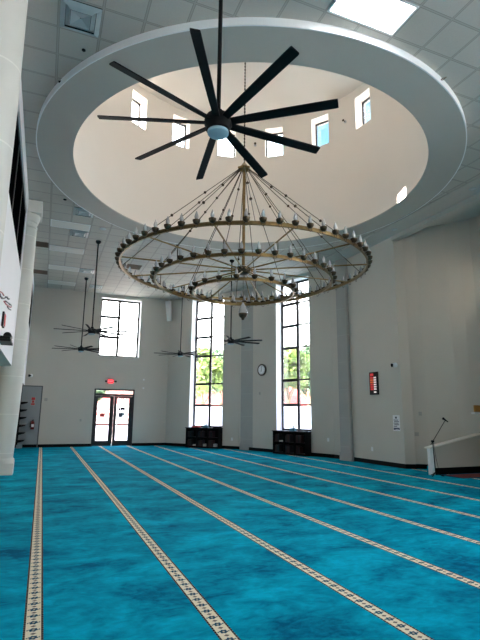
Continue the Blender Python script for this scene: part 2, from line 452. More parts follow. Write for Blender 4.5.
# left side: gallery wall over columns, ground floor recessed behind
LX = -.8
mb = MB(); y0, y1 = -3.7, 22.66
gaps = [(-3.2, 4.7), (5.75, 12.86), (13.74, 22.6)]
mb.box(LX-.2, LX, y0, y1, SOF, 5.0); mb.box(LX-.2, LX, y0, y1, 6.64, H+.3)
e = y0
for a, b in gaps: mb.box(LX-.2, LX, e, a, 5.0, 6.64); e = b
mb.box(LX-.2, LX, e, y1, 5.0, 6.64)
struct(mb.build('wall_left', M['white']))
for i, (a, b) in enumerate(gaps):
    r = sroot('window_%d' % (16+i), (LX-.1, a, 5.0))
    mb = MB(); mb.box(LX-.06, LX-.045, a, b, 5.0, 6.64); mb.build('pane', M['darkglass'], r)
    mb = MB()
    mb.box(LX-.075, LX-.03, a, b, 5.0, 5.06); mb.box(LX-.075, LX-.03, a, b, 6.58, 6.64)
    n = max(2, round((b-a)/1.75))
    for k in range(n+1):
        y = a+(b-a)*k/n; mb.box(LX-.075, LX-.03, max(a, y-.035), min(b, y+.035), 5.06, 6.58)
    mb.build('frame', M['darkbar'], r)
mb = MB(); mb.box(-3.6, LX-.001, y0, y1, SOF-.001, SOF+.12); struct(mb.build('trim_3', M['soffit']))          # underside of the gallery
mb = MB(); mb.box(-3.6, -.92, 13.22, 13.36, 0, SOF); struct(mb.build('wall_partition', M['cream']))
mb = MB(); mb.box(-3.72, -3.6, y0, 13.3, 0, SOF); struct(mb.build('wall_left_ground', M['cream']))
mb = MB(); mb.box(-1.12, -1.0, 13.36, 22.66, 0, SOF); struct(mb.build('wall_left_far', M['wall']))
mb = MB(); mb.box(-3.72, -3.6, y0, y1, SOF, H+.3); struct(mb.build('wall_gallery', M['wall']))

# ceiling with the round opening
RI, RO = 4.005, 4.73
outl = [(-3.6, -3.8), mir((5.6, 22.75)), mir((8.1, 19.45)), mir((9.84, 14.7)), (9.74, mir(pC1)[1]-.1), (9.74, pC1[1]+.1), (9.84, 14.7), (8.1, 19.45), (5.6, 22.75), (-3.6, 22.75)]
def ray_out(a):
    d = Vector((math.cos(a), math.sin(a))); best = 1e9
    for p, q in zip(outl, outl[1:]+outl[:1]):
        p, q = Vector(p)-Vector((CX, CY)), Vector(q)-Vector((CX, CY)); e_ = q-p
        den = d.x*e_.y-d.y*e_.x
        if abs(den) < 1e-9: continue
        t_ = (p.x*e_.y-p.y*e_.x)/den; u_ = (p.x*d.y-p.y*d.x)/den
        if t_ > 0 and -1e-6 <= u_ <= 1+1e-6: best = min(best, t_)
    return best
angs = sorted({2*PI*k/180 for k in range(180)} | {math.atan2(y-CY, x-CX) % (2*PI) for x, y in outl})
RC = 4.5
vs, fs = [], []
for a in angs:
    c, s_ = math.cos(a), math.sin(a); R2 = ray_out(a)
    for r, z in ((RC, H), (R2, H), (R2, H+.1), (RC, H+.1)): vs.append((CX+r*c, CY+r*s_, z))
n = len(angs)
for k in range(n):
    q = (k+1) % n
    for j in range(4): fs.append((4*k+j, 4*q+j, 4*q+(j+1) % 4, 4*k+(j+1) % 4))
mb = MB(); mb.add(vs, fs); struct(mb.build('ceiling', M['tile']))
# gypsum border along the niche side
mb = MB(); mb.box(9.08, 9.74, 5.3, 13.66, H-.02, H+.001); struct(mb.build('trim_4', M['gyp']))

# dropped ring under the drum
def lathe_ring(prof, seg=160):
    vs, fs = [], []; n = len(prof)
    for k in range(seg):
        w = 2*PI*k/seg
        for r, z in prof: vs.append((CX+r*math.cos(w), CY+r*math.sin(w), z))
    for k in range(seg):
        q = (k+1) % seg
        for j in range(n): fs.append((n*k+j, n*q+j, n*q+(j+1) % n, n*k+(j+1) % n))
    return MB().add(vs, fs)
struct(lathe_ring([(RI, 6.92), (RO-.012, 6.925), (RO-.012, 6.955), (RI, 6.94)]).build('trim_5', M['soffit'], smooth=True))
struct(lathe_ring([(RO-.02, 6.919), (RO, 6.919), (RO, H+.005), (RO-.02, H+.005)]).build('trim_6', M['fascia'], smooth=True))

# drum wall with its windows
DZ0, DZ1, DT = 6.94, 11.27, .46
WZ0, WZ1, HW = 9.95, 11.0, math.radians(4.3)
wins = [9.3+22.8*k for k in range(6)]+[190, 255, 277.5, 300, 322.5, 345]
hwf = lambda w: math.radians(3.4) if w == 190 else HW      # unseen sun-side window, narrowed only to size its sun patch on the drum
holes = [(math.radians(w)-hwf(w), math.radians(w)+hwf(w)) for w in wins]
br = sorted({round(2*PI*k/192, 6) for k in range(193)} | {round(v % (2*PI), 6) for h in holes for v in h})
mb = MB()
for a, b in zip(br, br[1:]):
    if b-a < 1e-5: continue
    mid = (a+b)/2
    op = any(abs((mid-(h[0]+h[1])/2+PI) % (2*PI)-PI) < (h[1]-h[0])/2 for h in holes)
    for z0, z1 in ((DZ0, WZ0), (WZ0, WZ1), (WZ1, DZ1+.2)):
        if op and z0 == WZ0: continue
        q = [(CX+r*math.cos(w), CY+r*math.sin(w)) for r, w in ((RI, a), (RI+DT, a), (RI+DT, b), (RI, b))]
        mb.prism(q, z0, z1)
bmx = mb.build('wall_drum', M['drum'], smooth=True); struct(bmx)
mb = MB(); mb.lathe([(RI+.05, DZ1), (RI+.05, DZ1+.15)], (CX, CY, 0), 96); struct(mb.build('ceiling_drum', M['drum']))
mb = MB(); mb.ringband(RI-.012, RI+.02, DZ1-.06, DZ1+.001, (CX, CY), 128); struct(mb.build('trim_7', M['drum']))

def portal(loc, dirv, w, h):
    l = bpy.data.lights.new('daylight_portal', 'AREA'); l.shape = 'RECTANGLE'; l.size = w; l.size_y = h
    l.cycles.is_portal = True
    o = bpy.data.objects.new('daylight_portal', l); COL.objects.link(o)
    o.location = loc; o.rotation_euler = Vector(dirv).to_track_quat('-Z', 'Z').to_euler()
for i, w in enumerate(wins):
    a = math.radians(w); d = Vector((math.cos(a), math.sin(a))); tv = Vector((-d.y, d.x))
    P0 = Vector((CX, CY))+d*(RI+.32)
    hw = (RI+.32)*math.sin(hwf(w))
    r = sroot('window_%d' % (4+i), (P0.x, P0.y, WZ0))
    F = Facet(P0+tv*hw, P0-tv*hw); F.n = d
    mb = MB(); t_ = .04
    F.box(mb, 0, t_, 0, .06, WZ0, WZ1); F.box(mb, 2*hw-t_, 2*hw, 0, .06, WZ0, WZ1)
    F.box(mb, t_, 2*hw-t_, 0, .06, WZ0, WZ0+t_*.6); F.box(mb, t_, 2*hw-t_, 0, .06, WZ1-t_, WZ1)
    mb.build('frame', M['frame'], r)
    mb = MB(); F.box(mb, t_, 2*hw-t_, .025, .031, WZ0+t_*.6, WZ1-t_); mb.build('pane', M['glass'], r)
    q = P0+d*.09
    portal((q.x, q.y, (WZ0+WZ1)/2), (-d.x, -d.y, 0), 2*hw, WZ1-WZ0)

def tall_window(name, F, o, bars, mull, low, frost=True, th=.06, off=.33, port=True):
    s0, s1, z0, z1 = o
    r = sroot(name, F.p((s0+s1)/2, off, z0))
    mb = MB(); t_ = .09
    F.box(mb, s0, s0+t_, off, off+th, z0, z1); F.box(mb, s1-t_, s1, off, off+th, z0, z1)
    F.box(mb, s0+t_, s1-t_, off, off+th, z0, z0+t_); F.box(mb, s0+t_, s1-t_, off, off+th, z1-t_, z1)
    zs = [z0+t_]+list(bars)+[z1-t_]
    F.box(mb, mull-.055, mull+.055, off-.01, off+th, z0+t_, z1-t_)
    for z in bars:
        F.box(mb, s0+t_, mull-.055, off, off+th, z-.055, z+.055); F.box(mb, mull+.055, s1-t_, off, off+th, z-.03, z+.03)
    mb.build('frame', M['frame'], r)
    for k, (a, b) in enumerate(zip(zs, zs[1:])):
        for p, q in ((s0+t_, mull-.055), (mull+.055, s1-t_)):
            mb = MB(); F.box(mb, p, q, off+.025, off+.031, a+(.055 if k else 0), b-(.055 if k < len(zs)-2 else 0))
            mb.build('pane', M['frost'] if (k == 0 and frost) else M['glass'], r)
    if port:
        c = F.p((s0+s1)/2, off+th+.03, (z0+z1)/2); portal(c, (-F.n.x, -F.n.y, 0), s1-s0, z1-z0)
    return r
BARS = [1.87, 2.855, 4.166, 5.08, 6.005]
tall_window('window_1', FAR, (WIN1[0]+1, WIN1[1]+1, WIN1[2], WIN1[3]), [5.03, 6.01], 4.07, 0, False)
tall_window('window_2', FA, OA, BARS, sum(OA[:2])/2, 1)
tall_window('window_3', FB, OB, BARS, sum(OB[:2])/2, 1)
oa2, ob2 = m_(OA, FA.L), m_(OB, FB.L)
tall_window('window_19', FB2, ob2, BARS, sum(ob2[:2])/2, 1)
tall_window('window_20', FA2, oa2, BARS, sum(oa2[:2])/2, 1)
w21 = m_(WIN1, 5.5); tall_window('window_21', BACK, w21, [5.03, 6.01], sum(w21[:2])/2, 0, False)
# white painted liners of the deep window recesses
k = 8
for F, o in ((FAR, (WIN1[0]+1, WIN1[1]+1, WIN1[2], WIN1[3])), (FA, OA), (FB, OB)):
    mb = MB(); s0, s1, z0, z1 = o
    F.box(mb, s0-.001, s0+.006, .004, .33, z0, z1); F.box(mb, s1-.006, s1+.001, .004, .33, z0, z1)
    F.box(mb, s0, s1, .004, .33, z1-.006, z1+.001); F.box(mb, s0, s1, .004, .33, z0-.001, z0+.006)
    struct(mb.build('trim_%d' % k, M['reveal'])); k += 1

# double glass door
Y = 22.65
r = sroot('door_1', (3.04, Y, 0))
mb = MB(); f0, f1 = Y+.02, Y+.14
mb.box(2.13, 2.19, f0, f1, 0, 2.57); mb.box(3.89, 3.95, f0, f1, 0, 2.57); mb.box(2.19, 3.89, f0, f1, 2.50, 2.57); mb.box(2.19, 3.89, f0, f1, 2.25, 2.35)
mb.build('door_frame', M['frame'], r)
mb = MB(); mb.box(2.19, 3.89, f0+.05, f0+.056, 2.35, 2.5); mb.build('transom_pane', M['glass'], r)
for x0, x1, hx in ((2.19, 3.035, 2.955), (3.045, 3.89, 3.125)):
    mb = MB(); g0, g1 = f0+.01, f0+.07
    sl, sr = (.115, .185) if x0 < 2.5 else (.125, .165)
    mb.box(x0, x0+sl, g0, g1, .012, 2.245); mb.box(x1-sr, x1, g0, g1, .012, 2.245)
    mb.box(x0+sl, x1-sr, g0, g1, .012, .25); mb.box(x0+sl, x1-sr, g0, g1, 2.16, 2.245); mb.box(x0+sl, x1-sr, g0, g1, .925, .985)
    leaf = mb.build('door_leaf', M['frame'], r)
    for a, b, gm in ((.25, .925, 'frost'), (.985, 2.16, 'glass')):
        mb = MB(); mb.box(x0+sl, x1-sr, g0+.025, g0+.031, a, b); mb.build('pane', M[gm], leaf)
    mb = MB(); mb.tube([(hx, g0, .82), (hx, g0-.05, .84), (hx, g0-.05, 1.16), (hx, g0, 1.18)], .012); mb.build('pull_handle', M['frame'], leaf, smooth=True)
mb = MB(); mb.box(2.99, 3.035, Y-.03, Y+.03, 0, .11)
tag(mb.build('door_stop', M['plastic'], at=(3.01, Y, 0), bevel=.006), 'small white wedge on the carpet at the foot of the glass double doors', 'door stop')
portal((3.04, Y+.3, 1.3), (0, -1, 0), 1.7, 2.4)
# grey side door at the far left, with its jamb
r = sroot('door_2', (-.4, Y, 0))
mb = MB(); mb.box(-.86, -.10, Y-.03, Y-.005, .13, 2.58); mb.build('door_leaf', M['greydoor'], r)
mb = MB(); mb.box(-.10, -.055, Y-.045, Y+.0, .0, 2.62); mb.box(-.92, -.86, Y-.045, Y, 0, 2.62); mb.box(-.86, -.10, Y-.045, Y, 2.58, 2.62)
mb.build('door_frame', M['doorframe'], r)  # dark frame colour stands in for the shadow of a recess around the leaf

# ------------------------------------------------------------------ columns and pilasters
def column(y, label):
    r = thing('column', label, 'column', (-.79, y, 0), 'round columns along the gallery')
    c = (-.79, y, 0)
    mb = MB(); mb.box(-.79-.27, -.79+.25, y-.26, y+.26, 0, .27); mb.lathe([(.255, .27), (.26, .31), (.25, .36), (.235, .38)], c, 28)
    mb.build('base', M['column'], r, smooth=True)
    mb = MB(); mb.lathe([(.22, .38), (.25, 1.2), (.272, 2.3), (.272, 3.6), (.268, 4.8), (.244, 6.32)], c, 32); mb.build('shaft', M['column'], r, smooth=True)
    mb = MB(); mb.lathe([(.236, 6.32), (.258, 6.34), (.258, 6.38), (.24, 6.40), (.243, 6.47), (.27, 6.50), (.27, 6.54), (.29, 6.58), (.31, 6.66), (.31, 6.70)], c, 32)
    mb.box(-.79-.3, -.79+.34, y-.34, y+.34, 6.70, H-.002)
    mb.build('capital', M['column'], r, smooth=True)
    return r
column(5.2, 'near white round column at the left edge, cut off by the picture frame')
column(13.3, 'round column with ringed capital standing beyond the white gallery wall')

def pilaster(c, deg, hw, hd, W1, W2, corner, label):
    """square pilaster across a wall corner; its back follows the two wall planes"""
    d = Vector((math.cos(math.radians(deg)), -math.sin(math.radians(deg))))
    F = Facet(Vector(c)-d*hw, Vector(c)+d*hw)
    def on(W, q):     # from q straight back to the wall plane W
        n2 = Vector((-W.d.y, W.d.x)); t_ = (W.P0-q).dot(n2)/F.n.dot(n2)
        return q+F.n*(t_-.002)
    def poly(e, h):
        fl, fr = Vector(c)-d*(hw+e)-F.n*h, Vector(c)+d*(hw+e)-F.n*h
        cn = Vector(corner)-F.n*.004
        s_ = (cn-Vector(c)).dot(d)
        mid = [cn] if abs(s_) < hw else []
        Wl, Wr = (W1, W2) if mid else (W2, W2)
        return [tuple(fl), tuple(fr), tuple(on(Wr, fr))]+[tuple(q) for q in mid]+[tuple(on(Wl, fl))]
    r = thing('pilaster', label, 'pilaster', (c[0], c[1], 0), 'pilasters between the tall windows')
    MB().prism(poly(0, hd), .27, H-.003).build('shaft', M['pil'], r)
    MB().prism(poly(.02, hd+.03), 0.0005, .27).build('base', M['pil'], r)
    mb = MB(); F.box(mb, 2*hw-.07, 2*hw-.03, -hd-.02, -hd-.0005, .27, 6.9 if deg > 70 else 2.35); mb.build('corner_strip', M['plate'], r)
    return F
pilaster((8.23, 19.0), 62, .35, .13, FA, FB, pA1, 'pale stone pilaster between the two tall windows, left of the clock')
pilaster((9.72, 13.85), 75, .24, .18, FB, FC, pB1, 'pale stone pilaster right of the second tall window')

# ------------------------------------------------------------------ ceiling fittings
gx = lambda i: TX0+TX*i
gy = lambda j: TY0+TY*j
def troffer(i, j, n, lit, label, group):
    x0, x1, y0, y1 = gx(i)+.012, gx(i+n)-.012, gy(j)+.012, gy(j+1)-.012
    r = thing('ceiling_light', label, 'ceiling light', ((x0+x1)/2, (y0+y1)/2, H), group)
    mb = MB(); w = .03; z0, z1 = H-.012, H-.001
    mb.box(x0, x1, y0, y0+w, z0, z1); mb.box(x0, x1, y1-w, y1, z0, z1); mb.box(x0, x0+w, y0+w, y1-w, z0, z1); mb.box(x1-w, x1, y0+w, y1-w, z0, z1)
    mb.build('frame', M['plastic'], r)
    mb = MB(); mb.box(x0+w, x1-w, y0+w, y1-w, H-.008, H-.002); mb.build('diffuser', M['lit' if lit else 'troff'], r)
troffer(6, 0, 2, True, 'lit white fluorescent panel above the dropped ring, top edge of the picture', 'lit ceiling panels')
for j, lab in ((17, 'unlit pale ceiling panel nearest the dropped ring, by the column capital'), (21, 'unlit pale ceiling panel, second of the row away from the ring'),
               (25, 'unlit pale ceiling panel, third of the row away from the ring'), (29, 'unlit pale ceiling panel close to the far wall above the grey door')):
    troffer(0, j, 2, False, lab, 'unlit ceiling panels at the left')

r = thing('ceiling_light', 'lit panel under the white gallery in front of the cream partition wall', 'ceiling light', (-2.3, 11.4, SOF))
mb = MB(); mb.box(-2.9, -1.7, 11.1, 11.7, SOF-.014, SOF-.002); mb.build('frame', M['plastic'], r)
mb = MB(); mb.box(-2.86, -1.74, 11.14, 11.66, SOF-.017, SOF-.0145); mb.build('diffuser', M['litwarm'], r)
def diffuser(i, j, label):
    x0, x1, y0, y1 = gx(i)+.015, gx(i+1)-.015, gy(j)+.015, gy(j+1)-.015
    cx, cy = (x0+x1)/2, (y0+y1)/2
    r = thing('air_diffuser', label, 'air vent', (cx, cy, H), 'square ceiling air diffusers')
    mb = MB(); mb.box(x0, x1, y0, y1, H-.006, H-.001); mb.build('back_plate', M['ventdark'], r)
    h = (x1-x0)/2
    for k, (a, b, za, zb) in enumerate(((h, h*.76, H-.012, H-.04), (h*.735, h*.52, H-.012, H-.045), (h*.495, h*.03, H-.045, H-.012))):
        vs = []
        for s_, z in ((a, za), (b, zb), (b*.99, zb+.004), (a*.985, za+.004)):
            vs += [(cx-s_, cy-s_, z), (cx+s_, cy-s_, z), (cx+s_, cy+s_, z), (cx-s_, cy+s_, z)]
        fs = [(4*q+e_, 4*q+(e_+1) % 4, 4*((q+1) % 4)+(e_+1) % 4, 4*((q+1) % 4)+e_) for q in range(4) for e_ in range(4)]
        MB().add(vs, fs).build('cone', M['vent'], r)
diffuser(0, 3, 'large square air diffuser in the near ceiling tiles at top left')
diffuser(1, 15, 'shiny square air diffuser just beyond the left of the dropped ring')
diffuser(1, 18, 'square air diffuser beside the first unlit panel, above the hanging fans')
diffuser(2, 25, 'square air diffuser between the two hanging fan rods')
diffuser(3, 29, 'square air diffuser near the far wall above the square window')
def grille(x0, x1, y0, y1, label):
    r = thing('ceiling_grille', label, 'air vent', ((x0+x1)/2, (y0+y1)/2, H), 'brown ceiling return grilles')
    mb = MB(); mb.box(x0, x1, y0, y1, H-.006, H-.001); mb.build('back_plate', M['brown'], r)
    mb = MB(); y = y0+.05
    while y < y1-.03:
        mb.box(x0+.03, x1-.03, y, y+.02, H-.014, H-.006); y += .06
    mb.build('louver', M['brown'], r)
grille(-.79, -.265, gy(20)+.4, gy(21)+.37, 'brown grille in the ceiling right of the column capital')
grille(-.79, -.265, gy(26)+.35, gy(27)+.35, 'brown grille in the ceiling farther along the gallery wall')
grille(gx(5)-.1, gx(6)-.12, gy(23)-.15, gy(24)-.13, 'brown grille in the ceiling seen through the left of the chandelier')
def disc(x, y, z, rad, name, label, cat, m, group=None, m2=None):
    r = thing(name, label, cat, (x, y, z), group)
    mb = MB(); mb.lathe([(rad, 0), (rad, -.012), (rad*.75, -.02), (rad*.72, -.008)], (x, y, z-.0005), 20); mb.build('trim_ring', m, r, smooth=True)
    mb = MB(); mb.lathe([(rad*.7, -.006), (rad*.66, -.014), (rad*.3, -.018)], (x, y, z-.0005), 16); mb.build('lens', m2 or m, r, smooth=True)
disc(9.40, 7.85, H-.02, .085, 'recessed_downlight', 'round recessed downlight in the border strip at the right edge', 'downlight', M['vent'], 'downlights in the border strip', M['chrome'])
disc(9.42, 10.72, H-.02, .085, 'recessed_downlight', 'round recessed downlight in the border strip above the wall corner', 'downlight', M['vent'], 'downlights in the border strip', M['chrome'])
disc(10.35, 9.95, 7.3, .07, 'recessed_downlight', 'small round downlight in the darker niche ceiling', 'downlight', M['vent'], None, M['chrome'])
disc(.13, 6.87, H, .03, 'ceiling_sensor', 'small black ceiling sensor in the tile below the large diffuser', 'sensor', M['black'], 'small ceiling sensors')
disc(.09, 12.6, H, .045, 'ceiling_sensor', 'small black ceiling sensor beyond the left edge of the ring', 'sensor', M['black'], 'small ceiling sensors')
disc(1.26, 14.3, H, .1, 'smoke_detector', 'pale smoke detector in the ceiling between ring and hanging fan rod', 'smoke detector', M['plastic'])
mb = MB(); mb.tube([(5.71+.05*math.cos(a), 5.12+.03*math.sin(a), H-.005-.07*(math.sin(a/2))) for a in [2*PI*k/16 for k in range(17)]], .008, 6)
tag(mb.build('wire_loop', M['brown'], at=(5.71, 5.12, H), smooth=True), 'brown wire loop sticking out of the ceiling at the right of the ring', 'wire')
mb = MB(); mb.tube([(-.2, 7.78, H), (-.2, 7.76, H-.03), (-.14, 7.7, H-.035), (-.12, 7.74, H-.004)], .018, 6)
tag(mb.build('cable_tangle', M['black'], at=(-.2, 7.78, H), smooth=True), 'short black cable end poking out of the ceiling at the left of the ring', 'cable')

# ------------------------------------------------------------------ fans
BL, NB = 1.14, 9
def make_fan(zh, label):
    r = thing('ceiling_fan', label, 'ceiling fan', (0, 0, 0), 'large black nine-blade ceiling fans')
    mb = MB(); mb.lathe([(.022, zh+.1), (.022, H-.04)], (0, 0, 0), 10); mb.build('downrod', M['fan'], r, smooth=True)
    mb = MB(); mb.lathe([(.085, H-.001), (.085, H-.05), (.05, H-.09), (.03, H-.1)], (0, 0, 0), 20); mb.build('ceiling_canopy', M['fan'], r, smooth=True)
    mb = MB(); mb.lathe([(.04, zh+.17), (.05, zh+.12), (.12, zh+.10), (.135, zh+.06), (.135, zh+.02), (.115, zh-.01), (.115, zh-.045), (.09, zh-.06)], (0, 0, 0), 24); mb.build('motor_housing', M['fan'], r, smooth=True)
    mb = MB(); mb.lathe([(.102, zh-.055), (.102, zh-.08), (.09, zh-.09), (.05, zh-.096), (.01, zh-.098)], (0, 0, 0), 28); mb.build('light_lens', M['lens'], r, smooth=True)
    # one blade, pitched a little, slightly drooping tip plate
    mb = MB(); vs = []
    secs = [(.10, .034), (.22, .036), (.32, .040), (.7, .043), (BL-.02, .044), (BL, .041)]
    for x, hw in secs:
        tw = math.radians(-17)
        for yy, th in ((-hw, .006), (hw, .006), (hw, -.008), (-hw, -.008)):
            vs.append((x, yy*math.cos(tw), zh+.035+yy*math.sin(tw)+th))
    fs = []
    for i in range(len(secs)-1):
        for k in range(4): fs.append((4*i+k, 4*i+(k+1) % 4, 4*i+4+(k+1) % 4, 4*i+4+k))
    fs += [(0, 1, 2, 3), tuple(4*(len(secs)-1)+k for k in range(4))]
    mb.add(vs, fs); b0 = mb.build('blade', M['fan'], r)
    for k in range(1, NB):
        b = b0.copy(); COL.objects.link(b); b.parent = r; b.rotation_euler = (0, 0, 2*PI*k/NB)
    return r
FANZ = 4.0
fan_far = make_fan(FANZ, '')
fan_far['label'] = 'black nine-blade fan on the longer rod, hanging in front of the square window'
fan_far.location = (1.25, 15.46, 0); fan_far.rotation_euler = (0, 0, .3)
copy_tree(fan_far, (1.26, 20.18, 0), .12, 'black nine-blade fan hanging lower in view, left of the square window near the far wall')
copy_tree(fan_far, (5.36, 19.9, 0), .2, 'black nine-blade fan hanging in front of the left tall window')
copy_tree(fan_far, (6.0, 15.5, 0), .05, 'black nine-blade fan hanging between the tall windows, below the chandelier pendant')
fan_near = make_fan(4.22, 'largest black nine-blade fan, nearest the camera, hanging in front of the round opening')
fan_near.location = (1.342, 3.886, 0); fan_near.rotation_euler = (0, 0, math.radians(1.6))

# ------------------------------------------------------------------ chandelier
DCX, DCY = CX, CY
CX, CY = 3.95, 9.48
ch = thing('chandelier', 'huge three-ring brass chandelier with candle bulbs hanging in the round opening', 'chandelier', (CX, CY, 3.5))
ZT, ZH = 7.2, 4.70
mb = MB(); mb.lathe([(.035, ZH), (.035, ZT)], (CX, CY, 0), 12); mb.build('center_pole', M['brass'], ch, smooth=True)
mb = MB(); mb.lathe([(.012, ZT+.1), (.012, DZ1)], (CX, CY, 0), 8)
z = ZT+.15
while z < DZ1-.1: mb.ball((CX, CY, z), .022, 6, 1.6); z += .09
mb.build('hanging_chain', M['brassdark'], ch, smooth=True)
mb = MB(); mb.lathe([(.11, DZ1), (.11, DZ1-.03), (.04, DZ1-.08)], (CX, CY, 0), 16); mb.build('ceiling_canopy', M['brass'], ch, smooth=True)
mb = MB(); mb.lathe([(.03, ZT-.1), (.07, ZT-.07), (.12, ZT-.03), (.13, ZT+.02), (.08, ZT+.07), (.05, ZT+.12), (.015, ZT+.15)], (CX, CY, 0), 20)
for k in range(6):
    a = PI*k/3; mb.ball((CX+.13*math.cos(a), CY+.13*math.sin(a), ZT), .035, 8)
mb.build('top_hub', M['brass'], ch, smooth=True)
mb = MB(); mb.lathe([(.05, ZH-.12), (.13, ZH-.09), (.17, ZH-.02), (.17, ZH+.04), (.10, ZH+.08), (.04, ZH+.1)], (CX, CY, 0), 24); mb.build('center_hub', M['brassdark'], ch, smooth=True)
SP0 = math.radians(-3.5)
RINGS = [('outer_ring', 2.72, 4.69, 60, .055), ('middle_ring', 1.97, 4.39, 40, .052), ('inner_ring', 1.13, 4.16, 20, .05)]
# spokes at hub height out to the big ring
for k in range(12):
    a = SP0+PI*k/6; c, s_ = math.cos(a), math.sin(a)
    mb = MB(); mb.tube([(CX+.12*c, CY+.12*s_, ZH), (CX+2.71*c, CY+2.71*s_, ZH-.01)], .017, 8)
    mb.build('spoke', M['brass'], ch, smooth=True)
# suspension rods with balls
for k in range(12):
    a = SP0+math.radians(15)+PI*k/6; c, s_ = math.cos(a), math.sin(a)
    P, Q = Vector((CX+.11*c, CY+.11*s_, ZT-.02)), Vector((CX+2.70*c, CY+2.70*s_, 4.73))
    mb = MB(); mb.tube([P, Q], .0085, 6)
    for t_ in (.36, .66): mb.ball(P.lerp(Q, t_), .032, 10)
    mb.build('suspension_rod', M['brassdark'], ch, smooth=True)
for k in range(6):
    a = SP0+math.radians(0)+PI*k/3; c, s_ = math.cos(a), math.sin(a)
    P, Q = Vector((CX+.10*c, CY+.10*s_, ZT-.03)), Vector((CX+1.96*c, CY+1.96*s_, 4.42))
    mb = MB(); mb.tube([P, Q], .0085, 6)
    for t_ in (.3, .62): mb.ball(P.lerp(Q, t_), .030, 10)
    mb.build('suspension_rod', M['brassdark'], ch, smooth=True)
# lower spokes to inner ring and struts between the tiers
for k in range(6):
    a = SP0+PI*k/3; c, s_ = math.cos(a), math.sin(a)
    mb = MB(); mb.tube([(CX+.1*c, CY+.1*s_, ZH-.06), (CX+1.13*c, CY+1.13*s_, 4.18)], .013, 8); mb.build('brace', M['brass'], ch, smooth=True)
for k in range(12):
    a = SP0+PI*k/6; c, s_ = math.cos(a), math.sin(a)
    mb = MB(); mb.tube([(CX+1.97*c, CY+1.97*s_, 4.42), (CX+1.97*c, CY+1.97*s_, ZH)], .009, 6); mb.build('strut', M['brassdark'], ch, smooth=True)
# candle lamp: cup, drip ring, flame bulb, glass drop under it
def candle_mesh():
    mb = MB()
    mb.mat(0).lathe([(.006, -.045), (.03, -.04), (.055, -.015), (.066, .018), (.068, .034), (.06, .037), (.024, .022), (.02, .05), (.018, .052)], (0, 0, 0), 14)
    mb.mat(1).lathe([(.012, .045), (.03, .065), (.036, .09), (.034, .115), (.024, .15), (.012, .185), (.002, .205)], (0, 0, 0), 12)
    pts = [(.034*math.sin(a), 0, -.068-.036*math.cos(a)) for a in [2*PI*k/12 for k in range(13)]]
    mb.mat(0).tube(pts, .0045, 5, False)
    return mb
proto = None
names = 0
def far_key(p): return (Vector((p[0]+CX, p[1]+CY))).length
for nm, R_, z, cnt, bh in RINGS:
    rg = MB(); rg.ringband(R_-.012, R_+.012, z-bh/2, z+bh/2, (CX, CY), 144)
    rg.ringband(R_-.018, R_+.018, z-bh/2-.006, z-bh/2+.008, (CX, CY), 144); rg.ringband(R_-.018, R_+.018, z+bh/2-.008, z+bh/2+.006, (CX, CY), 144)
    ro = rg.build(nm, M['brass'], ch, smooth=True)
    spots = [((R_+.045)*math.cos(2*PI*(k+.37)/cnt) for _ in (0,)) for k in range(0)]
    pts = [((R_+.045)*math.cos(2*PI*(k+.37)/cnt), (R_+.045)*math.sin(2*PI*(k+.37)/cnt), z-3.5+bh/2+.012) for k in range(cnt)]
    pts.sort(key=far_key)
    sep = pts if cnt < 60 else pts[:40]
    rest = pts[len(sep):]
    for p in sep:
        if proto is None:
            proto = candle_mesh().build('candle_lamp', [M['brassdark'], M['bulb']], None, smooth=True)
            o = proto
        else:
            o = proto.copy(); COL.objects.link(o)
        o.parent = ro; o.location = p; o.rotation_euler = (0, 0, math.atan2(p[1], p[0])+PI/2)
    if rest:
        mb = MB(); base = candle_mesh()
        for p in rest:
            for mi in (0, 1):
                pass
            k0 = len(mb.v); rz = math.atan2(p[1], p[0])+PI/2; cz, sz = math.cos(rz), math.sin(rz)
            mb.v += [(x*cz-y*sz+p[0]+CX, x*sz+y*cz+p[1]+CY, zz+p[2]+3.5) for x, y, zz in base.v]
            mb.f += [tuple(i+k0 for i in f) for f in base.f]; mb.m += base.m
        o = mb.build('candle_lamps_far', [M['brassdark'], M['bulb']], ro, smooth=True); o['kind'] = 'stuff'
# lowest finial: glass drop with a dark cup
mb = MB(); mb.lathe([(.006, ZH-.12), (.006, 3.92)], (CX, CY, 0), 6); mb.build('drop_rod', M['brassdark'], ch, smooth=True)
dr = MB(); dr.lathe([(.012, 3.94), (.04, 3.89), (.075, 3.82), (.098, 3.74), (.095, 3.68)], (CX, CY, 0), 16); dp = dr.build('glass_drop', M['bulb'], ch, smooth=True)
mb = MB(); mb.lathe([(.10, 3.69), (.10, 3.66), (.075, 3.61), (.04, 3.585), (.035, 3.56), (.01, 3.54)], (CX, CY, 0), 16); mb.build('drop_cup', M['brassdark'], dp, smooth=True)

